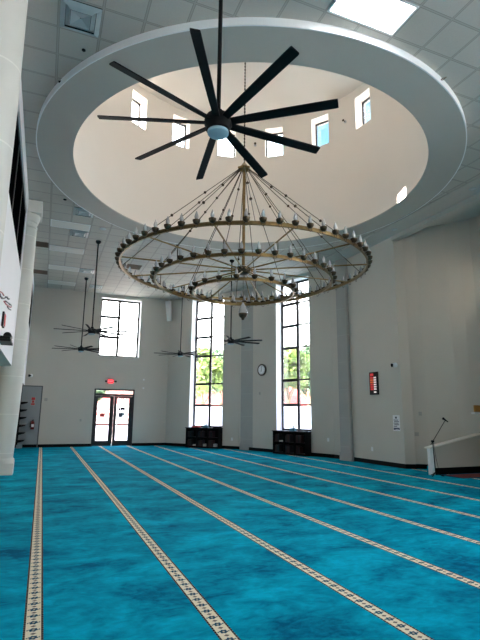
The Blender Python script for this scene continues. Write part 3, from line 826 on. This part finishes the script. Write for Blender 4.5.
# ------------------------------------------------------------------ bookcases under the windows
def bookcase(F, s0, s1, label, group):
    dpt, ht = .34, .875
    r = thing('bookcase', label, 'cabinet', F.p((s0+s1)/2, -dpt/2, 0), group)
    mb = MB(); t_ = .035
    F.box(mb, s0, s1, -.02, -.002, .08, ht-.03)
    F.box(mb, s0, s0+t_, -dpt, -.02, 0, ht-.03); F.box(mb, s1-t_, s1, -dpt, -.02, 0, ht-.03)
    F.box(mb, s0+t_, s1-t_, -dpt+.02, -.02, 0, .08)
    w = (s1-s0-t_)/3
    for k in (1, 2): F.box(mb, s0+k*w, s0+k*w+t_, -dpt, -.02, .08, ht-.03)
    mb.build('body', M['blackwood'], r)
    mb = MB(); F.box(mb, s0-.03, s1+.03, -dpt-.03, -.002, ht-.03, ht); mb.build('top', M['blackwood'], r, bevel=.006)
    for k in range(3):
        mb = MB(); F.box(mb, s0+k*w+t_, s0+(k+1)*w, -dpt+.02, -.02, .44, .465); mb.build('shelf', M['blackwood'], r)
    return r, w, t_
r1, w1, t1 = bookcase(FA, 1.46, 3.22, 'black low bookcase under the left tall window', 'black bookcases')
r2, w2, t2 = bookcase(FB, 2.32, 3.97, 'black low bookcase under the right tall window', 'black bookcases')
def book(F, s, o, z, w, d, h, m, label, group, lean=0):
    mb = MB(); F.box(mb, s, s+w, o, o+d, z, z+h); cov = m
    return tag(mb.build('book', cov, at=F.p(s+w/2, o+d/2, z)), label, 'book', group)
bcols = [srgb(44, 14, 16), srgb(18, 16, 24), srgb(40, 30, 24), srgb(16, 22, 22), srgb(52, 18, 18)]
bm = [mat('book_cover_%s' % n_, c, .5, var=.1) for n_, c in zip(('maroon', 'violet', 'brown', 'green', 'crimson'), bcols)]
bnames = ['maroon', 'dark violet', 'brown', 'dark green', 'crimson']
for F, s0, w, t_, who in ((FA, 1.46, w1, t1, 'left'), (FB, 2.32, w2, t2, 'right')):
    order = ('left', 'middle', 'right')
    for k in range(3):
        for lev, z in (('upper', .466), ('lower', .0805)):
            s = s0+k*w+t_+.03; n_ = 5 if (k+len(lev)) % 2 else 6
            for q in range(n_):
                wd = random.uniform(.03, .05); hh = random.uniform(.22, .29)
                i = (q*2+k) % 5
                book(F, s, -.29, z, wd, .2, hh, bm[i], 'dark upright books, %s shelf, %s bay of the bookcase under the %s tall window' % (lev, order[k], who), 'books in the %s bookcase, %s bay, %s shelf' % (who, order[k], lev))
                s += wd+.004
def leaflet(F, s, z, m, label, cat='paper', name='paper_stack', w=.16, d=.2, h=.04):
    mb = MB(); F.box(mb, s, s+w, -.30, -.30+d, z, z+h); tag(mb.build(name, m, at=F.p(s+w/2, -.2, z), bevel=.004), label, cat)
leaflet(FA, 1.46+w1*1-.2, .0805, M['plate'], 'white papers on the bottom shelf at the left bay of the left bookcase', h=.06)
leaflet(FA, 1.46+w1*1+.36, .0805, M['plate'], 'white paper stack on the bottom shelf of the middle bay in the left bookcase', w=.2, h=.10)
leaflet(FA, 1.46+w1*2+.33, .0805, M['plate'], 'white paper stack on the bottom shelf of the right bay in the left bookcase', w=.16, h=.12)
leaflet(FB, 2.32+.30, .466, M['plate'], 'white label-like papers on the upper left shelf of the right bookcase', w=.2, h=.05)
def tissue_box(F, s, label):
    z = .8755
    r = thing('tissue_box', label, 'tissue box', F.p(s, -.15, z), 'tissue boxes')
    mb = MB(); F.box(mb, s-.12, s+.12, -.22, -.09, z, z+.11); mb.build('carton', M['teal'], r, bevel=.006)
    mb = MB()
    q = F.p(s+.03, -.15, z+.11)
    mb.lathe([(.05, -.002), (.045, .03), (.06, .06), (.035, .1), (.005, .12)], q, 7); mb.build('tissue', M['tissue'], r)
tissue_box(FA, 2.42, 'teal tissue box on the bookcase under the left tall window')
tissue_box(FB, 2.14+1.07, 'teal tissue box on the bookcase under the right tall window')
for q, (s, wd) in enumerate(((1.72, .2), (1.93, .17))):
    mb = MB(); FA.box(mb, s, s+wd, -.26, -.06, .8755, .9255+.015*q)
    tag(mb.build('book', M['red'], at=FA.p(s, -.15, .8755), bevel=.004), ('red book lying at the left on top of the left bookcase', 'red book lying on the left bookcase beside the tissue box')[q], 'book', 'red books lying on the left bookcase')
mb = MB(); FA.box(mb, 2.92, 3.2, -.3, -.05, .8755, .965); tag(mb.build('black_case', M['black'], at=FA.p(3.06, -.17, .8755), bevel=.01), 'black case lying at the right end of the left bookcase', 'case')
mb = MB(); FB.box(mb, 3.55, 3.85, -.28, -.05, .8755, .895); tag(mb.build('folder', M['black'], at=FB.p(3.7, -.16, .8755)), 'flat black folder lying at the right end of the right bookcase', 'folder')

# ------------------------------------------------------------------ wall fittings
def box_thing(F, s0, s1, o0, o1, z0, z1, name, m, label, cat, group=None, bevel=.004):
    mb = MB(); F.box(mb, s0, s1, o0, o1, z0, z1)
    return tag(mb.build(name, m, at=F.p((s0+s1)/2, o0, z0), bevel=bevel), label, cat, group)
# clock on facet B : s measured from the corner (+.41 shift)
cs, cz = 1.405, 3.325
r = thing('wall_clock', 'round dark-rimmed wall clock between the pilaster and the right tall window', 'clock', FB.p(cs, -.03, cz))
def disc_f(F, s, z, rad, o0, o1, seg=32):
    mb = MB(); vs = [F.p(s+rad*math.cos(2*PI*k/seg), o, z+rad*math.sin(2*PI*k/seg)) for o in (o0, o1) for k in range(seg)]
    return mb.add(vs, [tuple(range(seg)), tuple(range(2*seg-1, seg-1, -1))]+[(k, (k+1) % seg, seg+(k+1) % seg, seg+k) for k in range(seg)])
disc_f(FB, cs, cz, .25, -.05, -.002).build('rim', M['rim'], r)
disc_f(FB, cs, cz, .19, -.056, -.045).build('dial', M['paper'], r)
mb = MB()
for k in range(12):
    a = PI*k/6; c, s_ = math.cos(a), math.sin(a)
    FB.box(mb, cs+.16*c-.008, cs+.16*c+.008, -.058, -.055, cz+.16*s_-.012, cz+.16*s_+.012)
mb.build('hour_mark', M['ink'], r)
mb = MB(); mb.tube([FB.p(cs, -.060, cz), FB.p(cs+.02, -.060, cz+.15)], .007, 6); mb.build('minute_hand', M['black'], r)
mb = MB(); mb.tube([FB.p(cs, -.062, cz), FB.p(cs-.02, -.062, cz-.09)], .009, 6); mb.build('hour_hand', M['black'], r)
# loudspeaker in the far right corner
r = thing('column_speaker', 'slim pale column loudspeaker tilted high in the corner left of the left tall window', 'loudspeaker', (5.33, 22.4, 5.95))
mb = MB()
P, Q = Vector((5.30, 22.30, 6.92)), Vector((5.44, 22.46, 5.95))
d = (Q-P).normalized(); a_ = Vector((.8, -.6, 0)); a_ = (a_-d*a_.dot(d)).normalized(); b_ = d.cross(a_)
mb.hexa([Q+a_*x+b_*y for x, y in ((-.11, -.09), (.11, -.09), (.11, .09), (-.11, .09))]+[P+a_*x+b_*y for x, y in ((-.13, -.1), (.13, -.1), (.13, .1), (-.13, .1))])
mb.build('cabinet', M['plastic'], r, bevel=.02)
mb = MB(); mb.tube([P.lerp(Q, .3), (5.42, 22.6, 6.7)], .02, 8); mb.tube([P.lerp(Q, .8), (5.46, 22.62, 6.2)], .02, 8); mb.build('bracket', M['black'], r)
mb = MB(); mb.tube([P, (5.38, 22.4, 7.04)], .012, 6); mb.build('cable', M['plastic'], r)
# exit sign with two lamp heads
r = thing('exit_sign', 'lit red EXIT sign with two emergency lamps above the glass double doors', 'exit sign', (2.82, Y-.04, 2.82))
mb = MB(); mb.box(2.70, 2.94, Y-.055, Y-.002, 2.83, 3.00); mb.build('sign_box', M['exit'], r, bevel=.006)
for i_, x in enumerate((2.60, 3.04)):
    mb = MB(); mb.tube([(x, Y-.12, 2.91), (x, Y-.05, 2.92)], [.045, .035], 12); mb.tube([(x, Y-.03, 2.92), (2.71 if i_ == 0 else 2.93, Y-.03, 2.92)], .018, 6); mb.build('lamp_head', M['black'], r, smooth=True)
def text_mesh(txt, size, loc, rot, name, m, parent):
    cu = bpy.data.curves.new(name, 'FONT'); cu.body = txt; cu.size = size; cu.align_x = 'CENTER'; cu.align_y = 'CENTER'; cu.extrude = .003
    tmp = bpy.data.objects.new(name, cu); COL.objects.link(tmp)
    me = bpy.data.meshes.new_from_object(tmp); bpy.data.objects.remove(tmp)
    me.materials.clear(); me.materials.append(m)
    o = bpy.data.objects.new(name, me); COL.objects.link(o); o.parent = parent
    org = Vector((0, 0, 0)); p = parent
    while p: org += p.location; p = p.parent
    o.location = Vector(loc)-org; o.rotation_euler = rot
    return o
text_mesh('EXIT', .12, (2.82, Y-.058, 2.915), (PI/2, 0, 0), 'lettering', M['exitlet'], r)
# notices on the door glass
mb = MB(); mb.box(2.42, 2.66, Y+.040, Y+.044, 1.29, 1.45); tag(mb.build('door_notice', M['red'], at=(2.53, Y+.04, 1.37)), 'red notice stuck on the left glass door leaf', 'notice', 'notices on the glass doors')
mb = MB(); mb.box(3.29, 3.45, Y+.040, Y+.044, 1.28, 1.44); tag(mb.build('door_notice', M['ink'], at=(3.37, Y+.04, 1.36)), 'black notice stuck on the right glass door leaf', 'notice', 'notices on the glass doors')
# wall plates
def plate(F, s, z, w, h, label, name='wall_outlet', cat='outlet', group='white wall outlets', o=-.012):
    r = thing(name, label, cat, F.p(s, 0, z), group)
    mb = MB(); F.box(mb, s-w/2, s+w/2, o, -.001, z-h/2, z+h/2); mb.build('cover_plate', M['plastic' if group else 'plate'], r, bevel=.003)
    if name == 'wall_outlet':
        mb = MB()
        for zz in (-.025, .025): F.box(mb, s-.017, s+.017, o-.003, o, z+zz-.016, z+zz+.016)
        mb.build('socket', M['paper'], r)
plate(FA, 3.72, .42, .09, .13, 'white outlet low on the wall right of the left bookcase')
plate(FC, 2.03, .455, .09, .13, 'white outlet low on the wall under the red display')
plate(FB, 4.75, .62, .09, .13, 'white outlet low on the wall left of the second pilaster')
plate(FB, 1.25, 2.35, .09, .11, 'small wall switch below the round clock', 'wall_switch', 'switch', None)
plate(FAR, 1.11, 2.03, .13, .13, 'small square keypad on the far wall right of the grey door', 'wall_keypad', 'keypad', None)
plate(FAR, 2.62, 1.15, .08, .11, 'white switch on the far wall left of the glass doors', 'wall_switch', 'switch', None)
plate(FAR, 5.35, 3.05, .08, .08, 'upper of two small wall sensors right of the exit sign', 'wall_sensor', 'sensor', 'small sensors on the far wall')
plate(FAR, 5.35, 2.65, .08, .08, 'lower of two small wall sensors right of the exit sign', 'wall_sensor', 'sensor', 'small sensors on the far wall')
FD = Facet(nich[2], nich[3])
plate(FD, .07, .97, .12, .11, 'pale wall plate in the niche behind the microphone stand', 'wall_switch', 'switch', None)
plate(FD, .2, 1.56, .09, .11, 'small pale wall plate high in the niche behind the microphone', 'wall_switch', 'switch', None)
# dome camera
def camera_dome(F, s, z, label):
    r = thing('security_camera', label, 'security camera', F.p(s, 0, z), 'security cameras')
    mb = MB(); p0, p1, p2 = [Vector(F.p(s, o, z)) for o in (.002, -.05, -.10)]
    mb.tube([p0, p1, p2], [.075, .07, .05], 16); mb.build('housing', M['plastic'], r, smooth=True)
    q = Vector(F.p(s-.09, -.09, z-.01)); mb = MB(); mb.tube([q.lerp(Vector(F.p(s, -.05, z)), .8), q], [.05, .055], 14); mb.build('barrel', M['black'], r, smooth=True)
camera_dome(FC, 3.27, 3.0, 'white and black security camera on the right wall corner above the notice')
FLW = Facet((-.92, 22.62), (-.2, 22.62))
camera_dome(FAR, .42, 3.05, 'small dark security camera above the grey door')
# LED prayer-time board
s0 = FC.L-1.40; s1 = s0+.40
s0, s1, z0, z1 = 2.08, 2.47, 2.14, 2.86
r = thing('led_display', 'tall black LED time board with red rows on the right wall', 'display board', FC.p((s0+s1)/2, -.03, z0))
mb = MB(); FC.box(mb, s0, s1, -.05, -.002, z0, z1); mb.build('case', M['black'], r, bevel=.005)
mb = MB(); FC.box(mb, s0+.05, s0+.21, -.054, -.05, z1-.13, z1-.045); mb.build('title_panel', M['redled'], r)
for k in range(6):
    zz = z1-.185-k*.072
    mb = MB(); FC.box(mb, s0+.05, s0+.215, -.054, -.05, zz-.026, zz+.026); mb.build('row_label', M['orangeled' if k in (1, 2) else 'redled'], r)
    mb = MB(); FC.box(mb, s0+.225, s0+.268, -.054, -.05, zz-.024, zz+.024); FC.box(mb, s0+.285, s0+.33, -.054, -.05, zz-.024, zz+.024); mb.build('row_digits', M['whiteled'], r)
mb = MB(); FC.box(mb, s0+.21, s0+.32, -.054, -.05, z0+.06, z0+.10); mb.build('footer_digits', M['whiteled'], r)
# paper notice
s0, s1, z0, z1 = 3.03, 3.31, 1.05, 1.51
r = thing('wall_notice', 'white paper notice with lines of print and dark footer on the right wall', 'notice', FC.p((s0+s1)/2, -.01, z0))
mb = MB(); FC.box(mb, s0, s1, -.008, -.001, z0, z1); mb.build('sheet', M['paper'], r)
mb = MB()
FC.box(mb, s0+.10, s0+.17, -.010, -.008, z1-.10, z1-.045)
for k in range(5): FC.box(mb, s0+.03+.02*(k % 2), s1-.03-.025*((k+1) % 2)-(.06 if k == 4 else 0), -.010, -.008, z1-.155-k*.045, z1-.135-k*.045)
mb.build('print', M['ink'], r)
mb = MB(); FC.box(mb, s0+.02, s1-.02, -.010, -.008, z0+.03, z0+.09); mb.build('footer_band', M['navy'], r)
mb = MB(); FC.box(mb, s0+.09, s1-.05, -.012, -.010, z0+.04, z0+.055); mb.build('footer_stripe', M['paper'], r)

# ------------------------------------------------------------------ stair parapet, microphone, rug, gilt plaque
KY = 9.86
r = sroot('trim_20', (9.4, KY, 0))
hz = lambda x: .70+(x-9.33)*(1.045-.70)/1.88
def sloped(mb, x0, x1, y0, y1, f0, f1):
    mb.hexa([(x0, y0, f0(x0)), (x1, y0, f0(x1)), (x1, y1, f0(x1)), (x0, y1, f0(x0)), (x0, y0, f1(x0)), (x1, y0, f1(x1)), (x1, y1, f1(x1)), (x0, y1, f1(x0))])
mb = MB(); sloped(mb, 9.53, 11.34, KY+.02, KY+.12, lambda x: .0, lambda x: hz(x)-.05); mb.build('parapet_panel', M['wall'], r)
mb = MB(); sloped(mb, 9.37, 11.36, KY-.06, KY+.15, lambda x: hz(x)-.045, lambda x: hz(x)-.01); mb.build('handrail_cap', M['cap'], r)
mb = MB(); mb.box(9.41, 9.535, KY-.01, KY+.10, 0, .67); mb.build('end_post', M['white'], r, bevel=.006)
mb = MB(); mb.box(9.53, 11.34, KY+.004, KY+.02, 0, .17); mb.build('base_strip', M['base'], r)
r = sroot('trim_21', (10, KY+.2, 0))
for k in range(3):
    mb = MB(); mb.box(9.75+.35*k, 10.3+.35*k if k < 2 else 11.2, KY-1.0 if False else KY+.14, KY+.5, 0 if k == 0 else .17*k, .17*(k+1)); mb.build('step', M['carpet'], r)
mb = MB(); mb.mat(0).box(9.72, 11.0, 9.12, 9.70, .001, .012); mb.mat(1).box(9.66, 9.72, 9.06, 9.76, .001, .012).box(9.72, 11.0, 9.06, 9.12, .001, .012).box(9.72, 11.0, 9.70, 9.76, .001, .012)
tag(mb.build('rug', [M['rug'], M['rugblue']], at=(10.3, 9.4, 0)), 'dark red rug with blue border on the carpet below the parapet', 'rug')
bx, by = 9.36, 9.66
r = thing('microphone_stand', 'black boom microphone stand in front of the white parapet post', 'microphone stand', (bx, by, 0))
for k in range(3):
    a = math.radians(200+120*k); mb = MB(); mb.tube([(bx, by, .10), (bx+.14*math.cos(a), by+.14*math.sin(a), .02), (bx+.19*math.cos(a), by+.19*math.sin(a), .014)], .011, 8); mb.build('leg', M['black'], r, smooth=True)
mb = MB(); mb.tube([(bx, by, .06), (bx-.03, by, .86)], .012, 8); mb.build('pole', M['black'], r, smooth=True)
mb = MB(); mb.tube([(bx-.03, by-.03, .86), (bx-.03, by+.03, .86)], .028, 10); mb.build('clutch', M['black'], r, smooth=True)
E1, E2 = Vector((bx-.10, by, .77)), Vector((bx+.385, by-.05, 1.38))
mb = MB(); mb.tube([E1, E2], .009, 8); mb.build('boom', M['black'], r, smooth=True)
mb = MB(); mb.tube([(bx+.02, by+.02, .84), (bx+.08, by+.05, .5), (bx+.17, by+.06, .12), (bx+.2, by+.08, .012)], .005, 6); mb.build('cable', M['black'], r, smooth=True)
r = thing('microphone', 'black handheld microphone clipped at the end of the boom stand', 'microphone', E2)
mb = MB(); mb.tube([E2+Vector((.10, 0, -.03)), E2+Vector((-.02, 0, .035))], [.013, .02], 10); mb.build('handle', M['black'], r, smooth=True)
mb = MB(); mb.ball(E2+Vector((-.05, 0, .05)), .034, 12); mb.build('grille', M['black'], r, smooth=True)
FG = Facet((11.2, 10.0), (11.36, 9.72))
r = thing('wall_plaque', 'small carved gilt plaque on a white ledge at the right edge above the handrail', 'plaque', (11.2, 9.78, 1.56))
mb = MB(); mb.box(11.0, 11.3, 9.76, 9.80, 1.62, 1.80); mb.build('carving', M['gold'], r, bevel=.01)
mb = MB(); mb.box(10.97, 11.31, 9.74, 9.86, 1.56, 1.61); mb.build('ledge', M['plastic'], r)

# ------------------------------------------------------------------ far left: shoe rack, extinguisher, sign
r = thing('wall_rack', 'black wall rack with stepped shelves beside the grey door', 'rack', (-.80, 22.35, 0))
mb = MB(); mb.box(-.92, -.845, 22.2, 22.62, .14, 1.88); mb.build('side_panel', M['black'], r)
for k in range(6):
    z = .27+.315*k
    mb = MB(); mb.hexa([(-.845, 22.2, z-.05), (-.63, 22.2, z+.01), (-.63, 22.6, z+.01), (-.845, 22.6, z-.05), (-.845, 22.2, z+.065), (-.58, 22.2, z+.065), (-.58, 22.6, z+.065), (-.845, 22.6, z+.065)]); mb.build('shelf', M['black'], r)
mb = MB(); mb.box(-.88, -.66, 22.2, 22.5, .001, .135); tag(mb.build('metal_box', M['silver'], at=(-.77, 22.33, 0), bevel=.008), 'grey metal box on the carpet below the black wall rack', 'box')
r = thing('fire_extinguisher', 'red fire extinguisher hanging on the grey door', 'fire extinguisher', (-.33, 22.52, .75))
c = (-.33, 22.535, 0)
mb = MB(); mb.lathe([(.06, .76), (.075, .78), (.075, 1.03), (.055, 1.09), (.025, 1.11)], c, 18); mb.build('cylinder', M['extred'], r, smooth=True)
mb = MB(); mb.lathe([(.022, 1.11), (.022, 1.15)], c, 10); mb.box(-.345, -.315, 22.43, 22.56, 1.15, 1.175); mb.build('valve', M['black'], r)
mb = MB(); mb.box(-.36, -.30, 22.56, 22.621, .95, 1.05); mb.build('bracket', M['black'], r)
mb = MB(); mb.tube([(-.33, 22.5, 1.14), (-.42, 22.5, 1.08), (-.425, 22.5, .86)], .012, 8); mb.build('hose', M['black'], r, smooth=True)
mb = MB(); mb.box(-.38, -.28, 22.448, 22.456, .86, .98); mb.build('label_sticker', M['paper'], r)
r = thing('fire_sign', 'small red and white sign on the grey door above the fire extinguisher', 'sign', (-.39, 22.61, 1.9))
mb = MB(); mb.box(-.49, -.31, 22.612, 22.619, 1.76, 2.14); mb.build('sign_plate', M['plate'], r)
mb = MB(); mb.box(-.47, -.33, 22.608, 22.612, 2.0, 2.11); mb.box(-.47, -.33, 22.608, 22.612, 1.79, 1.86); mb.box(-.44, -.36, 22.608, 22.612, 1.88, 1.98); mb.build('sign_print', M['red'], r)

# ------------------------------------------------------------------ on the gallery wall
r = thing('wall_projector', 'black rounded loudspeaker unit on a flat black shelf on the white gallery wall', 'loudspeaker', (-.70, 9.45, 2.70))
mb = MB(); mb.box(-.80, -.605, 9.0, 9.62, 2.695, 2.735); mb.build('shelf', M['black'], r, bevel=.006)
mb = MB(); mb.box(-.795, -.62, 9.1, 9.6, 2.736, 2.80); mb.build('body', M['black'], r, bevel=.012)
mb = MB(); mb.tube([(-.69, 9.30, 2.83), (-.69, 9.55, 2.83)], [.068, .072], 18); mb.build('horn', M['black'], r, smooth=True)
r['category'] = 'loudspeaker'; r.name = 'loudspeaker'
r = thing('wall_clock_panel', 'small black box with red face on the white gallery wall', 'display', (-.77, 9.5, 3.13))
r.name = 'digital_panel'
mb = MB(); mb.box(-.803, -.765, 9.2, 9.5, 2.99, 3.25); mb.build('case', M['black'], r, bevel=.006)
mb = MB(); mb.box(-.764, -.755, 9.3, 9.48, 3.02, 3.22); mb.build('face', M['redled'], r)
# cut metal calligraphy: flowing strokes raised a little off the wall
r = thing('calligraphy_ornament', 'cut metal calligraphy ornament on the white gallery wall', 'wall ornament', (LX, 9.5, 3.24))
def yz(px, py):  # a small local chart of the wall
    return (LX+.0146, 8.2+px*2.7, 3.24+.34*px+py*.20)
strokes = [([(.02, .5), (.08, .38), (.2, .36), (.3, .5), (.38, .66)], .013, 'calli'), ([(.34, .30), (.5, .22), (.7, .26), (.9, .34), (.98, .5)], .013, 'callired'),
           ([(.42, .78), (.52, .92), (.62, .86), (.70, .98)], .014, 'calli'), ([(.05, .72), (.16, .8), (.28, .74)], .011, 'callired'), ([(.45, .45), (.6, .5), (.8, .58), (.95, .62)], .012, 'calli'),
           ([(.62, .10), (.78, .05), (.95, .12)], .012, 'calli')]
for q in ((.2, .45), (.8, .5)):
    mb = MB(); a = yz(*q); mb.tube([(LX+.0005, a[1], a[2]), (LX+.02, a[1], a[2])], .008, 8); mb.build('mounting_pin', M['calli'], r)
for pts, rad, mm in strokes:
    mb = MB(); mb.tube([yz(*p) for p in pts], rad, 6); mb.build('stroke', M[mm], r, smooth=True)

# ------------------------------------------------------------------ drum sprinklers
CX, CY = DCX, DCY
for i, (w, lab) in enumerate(((19, 'small wall sprinkler in the drum between the two rightmost drum windows'), (64, 'small wall sprinkler in the drum beside the chandelier chain'))):
    a = math.radians(w); d = Vector((math.cos(a), math.sin(a), 0)); p = Vector((CX, CY, 10.4))+d*RI
    r = thing('wall_sprinkler', lab, 'sprinkler', p, 'sprinklers in the drum')
    mb = MB(); mb.tube([p, p-d*.03], .045, 12); mb.build('escutcheon', M['chrome'], r, smooth=True)
    mb = MB(); mb.tube([p-d*.03, p-d*.12, p-d*.125], [.014, .014, .04], 10); mb.build('head', M['brassdark'], r, smooth=True)

# ------------------------------------------------------------------ outdoors
mb = MB(); mb.box(-90, 110, -90, 130, -.4, -.2); struct(mb.build('ground', M['asphalt']))
def tree(x, y, h, rad, leaf, label, n=5200, sd=0):
    rnd = random.Random(sd)
    r = thing('tree', label, 'tree', (x, y, -.2), 'trees outside the windows')
    mb = MB(); mb.tube([(x, y, -.2), (x+.08, y, h*.25), (x-.05, y+.05, h*.5), (x, y, h*.8)], [.16, .13, .09, .03], 8)
    for k in range(7):
        a = rnd.uniform(0, 2*PI); z = h*rnd.uniform(.3, .6)
        mb.tube([(x, y, z), (x+rad*.35*math.cos(a), y+rad*.35*math.sin(a), z+h*.12), (x+rad*.7*math.cos(a), y+rad*.7*math.sin(a), z+h*.2)], [.05, .035, .015], 6)
    mb.build('trunk', M['bark'], r, smooth=True)
    clumps = []
    for k in range(26):
        a = rnd.uniform(0, 2*PI); u = rnd.uniform(-1, 1); q = rnd.uniform(.25, .85)
        s_ = math.sqrt(max(0, 1-u*u))
        clumps.append((Vector((x+rad*q*s_*math.cos(a), y+rad*q*s_*math.sin(a), h*.69+h*.24*q*u)), rnd.uniform(.30, .46)*rad))
    vs, fs = [], []
    for k in range(n):
        c, cr = rnd.choice(clumps)
        d = Vector((rnd.gauss(0, 1), rnd.gauss(0, 1), rnd.gauss(0, 1))).normalized()
        p = c+d*cr*rnd.uniform(.55, 1.05)
        t1_ = d.orthogonal().normalized(); t1_.rotate(Matrix.Rotation(rnd.uniform(0, 6.28), 3, d)); t2_ = (d.cross(t1_)+d*rnd.uniform(-.7, .7)).normalized()
        L = rnd.uniform(.13, .24); W = L*.5; b0 = len(vs)
        vs += [p-t1_*L, p+t2_*W, p+t1_*L, p-t2_*W]; fs.append((b0, b0+1, b0+2, b0+3))
    MB().add(vs, fs).build('foliage', M[leaf], r)
tree(3.0, 33, 5.4, 1.5, 'leaf2', 'green tree outside, seen low in the square far window and door glass', sd=1)
tree(9.5, 29.5, 5.9, 1.7, 'leaf1', 'yellow-green tree outside, in the left half of the left tall window', sd=2)
tree(12.2, 33.5, 6.6, 1.9, 'leaf2', 'darker green tree outside, in the right half of the left tall window', sd=3)
tree(13.7, 25.6, 6.0, 1.6, 'leaf1', 'yellow-green tree outside, in the left half of the right tall window', sd=4)
tree(16.3, 27.6, 6.4, 1.9, 'leaf2', 'darker green tree outside, in the right half of the right tall window', sd=5)
# brick building far behind the trees
def house(x0, x1, y0, y1, he, hr, label, gab):
    r = thing('brick_building', label, 'building', ((x0+x1)/2, (y0+y1)/2, -.2))
    mb = MB(); mb.box(x0, x1, y0, y1, -.2, he); mb.build('wall', M['brick'], r)
    mb = MB(); ym = (y0+y1)/2
    mb.add([(x0-.4, y0-.4, he), (x1+.4, y0-.4, he), (x1+.4, y1+.4, he), (x0-.4, y1+.4, he), (x0+gab, ym, hr), (x1-gab, ym, hr)], [(0, 1, 5, 4), (1, 2, 5), (2, 3, 4, 5), (3, 0, 4), (3, 2, 1, 0)])
    mb.build('roof', M['roof'], r)
    n_ = int((x1-x0)//3)
    for k in range(n_):
        xx = x0+1.2+k*3
        mb = MB(); mb.box(xx, xx+1.0, y0-.06, y0+.02, .9, 2.1); w_ = mb.build('window', M['trimwhite'], r)
        mb = MB(); mb.box(xx+.08, xx+.92, y0-.075, y0-.06, .98, 2.02); mb.build('pane', M['darkglass'], w_)
house(-2, 15.5, 39, 47, 3.3, 4.3, 'low red brick building with red roof far outside the left tall window', .5)
house(16.2, 24, 33, 39, 2.2, 4.6, 'small brick house with red roof far outside the right tall window', 2.5)
# white rail fence outside the glass doors
r = thing('rail_fence', 'white rail fence outside behind the glass double doors', 'fence', (4, 27.5, -.2))
for k in range(6):
    mb = MB(); mb.box(1.5+k*1.2-.04, 1.5+k*1.2+.04, 27.46, 27.54, -.2, 2.0); mb.build('post', M['trimwhite'], r)
for k in range(6):
    mb = MB(); mb.box(1.5, 7.5, 27.48, 27.52, .3+k*.3, .42+k*.3); mb.build('rail', M['trimwhite'], r)

# ------------------------------------------------------------------ light
w = bpy.data.worlds.new('sky'); sc.world = w; w.use_nodes = True
t = w.node_tree; t.nodes.clear()
o = N(t, 'ShaderNodeOutputWorld'); bg = N(t, 'ShaderNodeBackground')
tc = N(t, 'ShaderNodeTexCoord'); sp = N(t, 'ShaderNodeSeparateXYZ'); t.links.new(tc.outputs['Generated'], sp.inputs[0])
# bright haze near the horizon and towards the sun, a patch of clear blue high up on the other side
haze = N(t, 'ShaderNodeValToRGB')
haze.color_ramp.elements[0].position = 0; haze.color_ramp.elements[0].color = (1, .985, .96, 1)
haze.color_ramp.elements[1].position = 1; haze.color_ramp.elements[1].color = (.62, .8, 1, 1)
t.links.new(sp.outputs['Z'], haze.inputs[0])
dt = N(t, 'ShaderNodeVectorMath', operation='DOT_PRODUCT'); t.links.new(tc.outputs['Generated'], dt.inputs[0])
dt.inputs[1].default_value = (math.cos(math.radians(28))*.8, math.sin(math.radians(28))*.8, .6)
bl = N(t, 'ShaderNodeMapRange', interpolation_type='SMOOTHSTEP'); bl.inputs['From Min'].default_value = .82; bl.inputs['From Max'].default_value = .91
t.links.new(dt.outputs['Value'], bl.inputs['Value'])
el = N(t, 'ShaderNodeMapRange', interpolation_type='SMOOTHSTEP'); el.inputs['From Min'].default_value = .32; el.inputs['From Max'].default_value = .46
t.links.new(sp.outputs['Z'], el.inputs['Value'])
c_ = mixc(t, math_(t, 'MULTIPLY', bl.outputs[0], el.outputs[0]), haze.outputs[0], (.03, .075, .105, 1))
t.links.new(c_, bg.inputs['Color'])
SKY = 7
bg.inputs['Strength'].default_value = SKY
t.links.new(bg.outputs[0], o.inputs['Surface'])
l = bpy.data.lights.new('sun', 'SUN'); l.energy = 44; l.color = (1, .94, .86); l.angle = math.radians(.53)
so = bpy.data.objects.new('sun', l); COL.objects.link(so)
e_, a_ = math.radians(24.8), math.radians(-.25)
so.rotation_euler = Vector((math.cos(e_)*math.cos(a_), math.cos(e_)*math.sin(a_), -math.sin(e_))).to_track_quat('-Z', 'Y').to_euler()

# ------------------------------------------------------------------ camera
yaw, pit, rol = .388521, .196362, .0102654
cy, sy, cp, spn = math.cos(yaw), math.sin(yaw), math.cos(pit), math.sin(pit)
fw = Vector((sy*cp, cy*cp, spn)); rt = Vector((cy, -sy, 0)); up = rt.cross(fw)
r2 = rt*math.cos(rol)+up*math.sin(rol); u2 = up*math.cos(rol)-rt*math.sin(rol)
cam = bpy.data.cameras.new('camera'); co = bpy.data.objects.new('camera', cam); COL.objects.link(co)
mw = Matrix((r2, u2, -fw)).transposed().to_4x4(); mw.translation = (0, 0, 1.5); co.matrix_world = mw
cam.sensor_fit = 'VERTICAL'; cam.sensor_height = 24; cam.lens = 471.84/640*24; cam.clip_start = .05; cam.clip_end = 400
sc.camera = co
vs_ = sc.view_settings; vs_.view_transform = 'Standard'; vs_.look = 'None'; vs_.gamma = 1; vs_.use_curve_mapping = False
vs_.exposure = 1.05
sc.cycles.max_bounces = 10; sc.cycles.diffuse_bounces = 6; sc.cycles.transparent_max_bounces = 16
sc.cycles.use_denoising = True
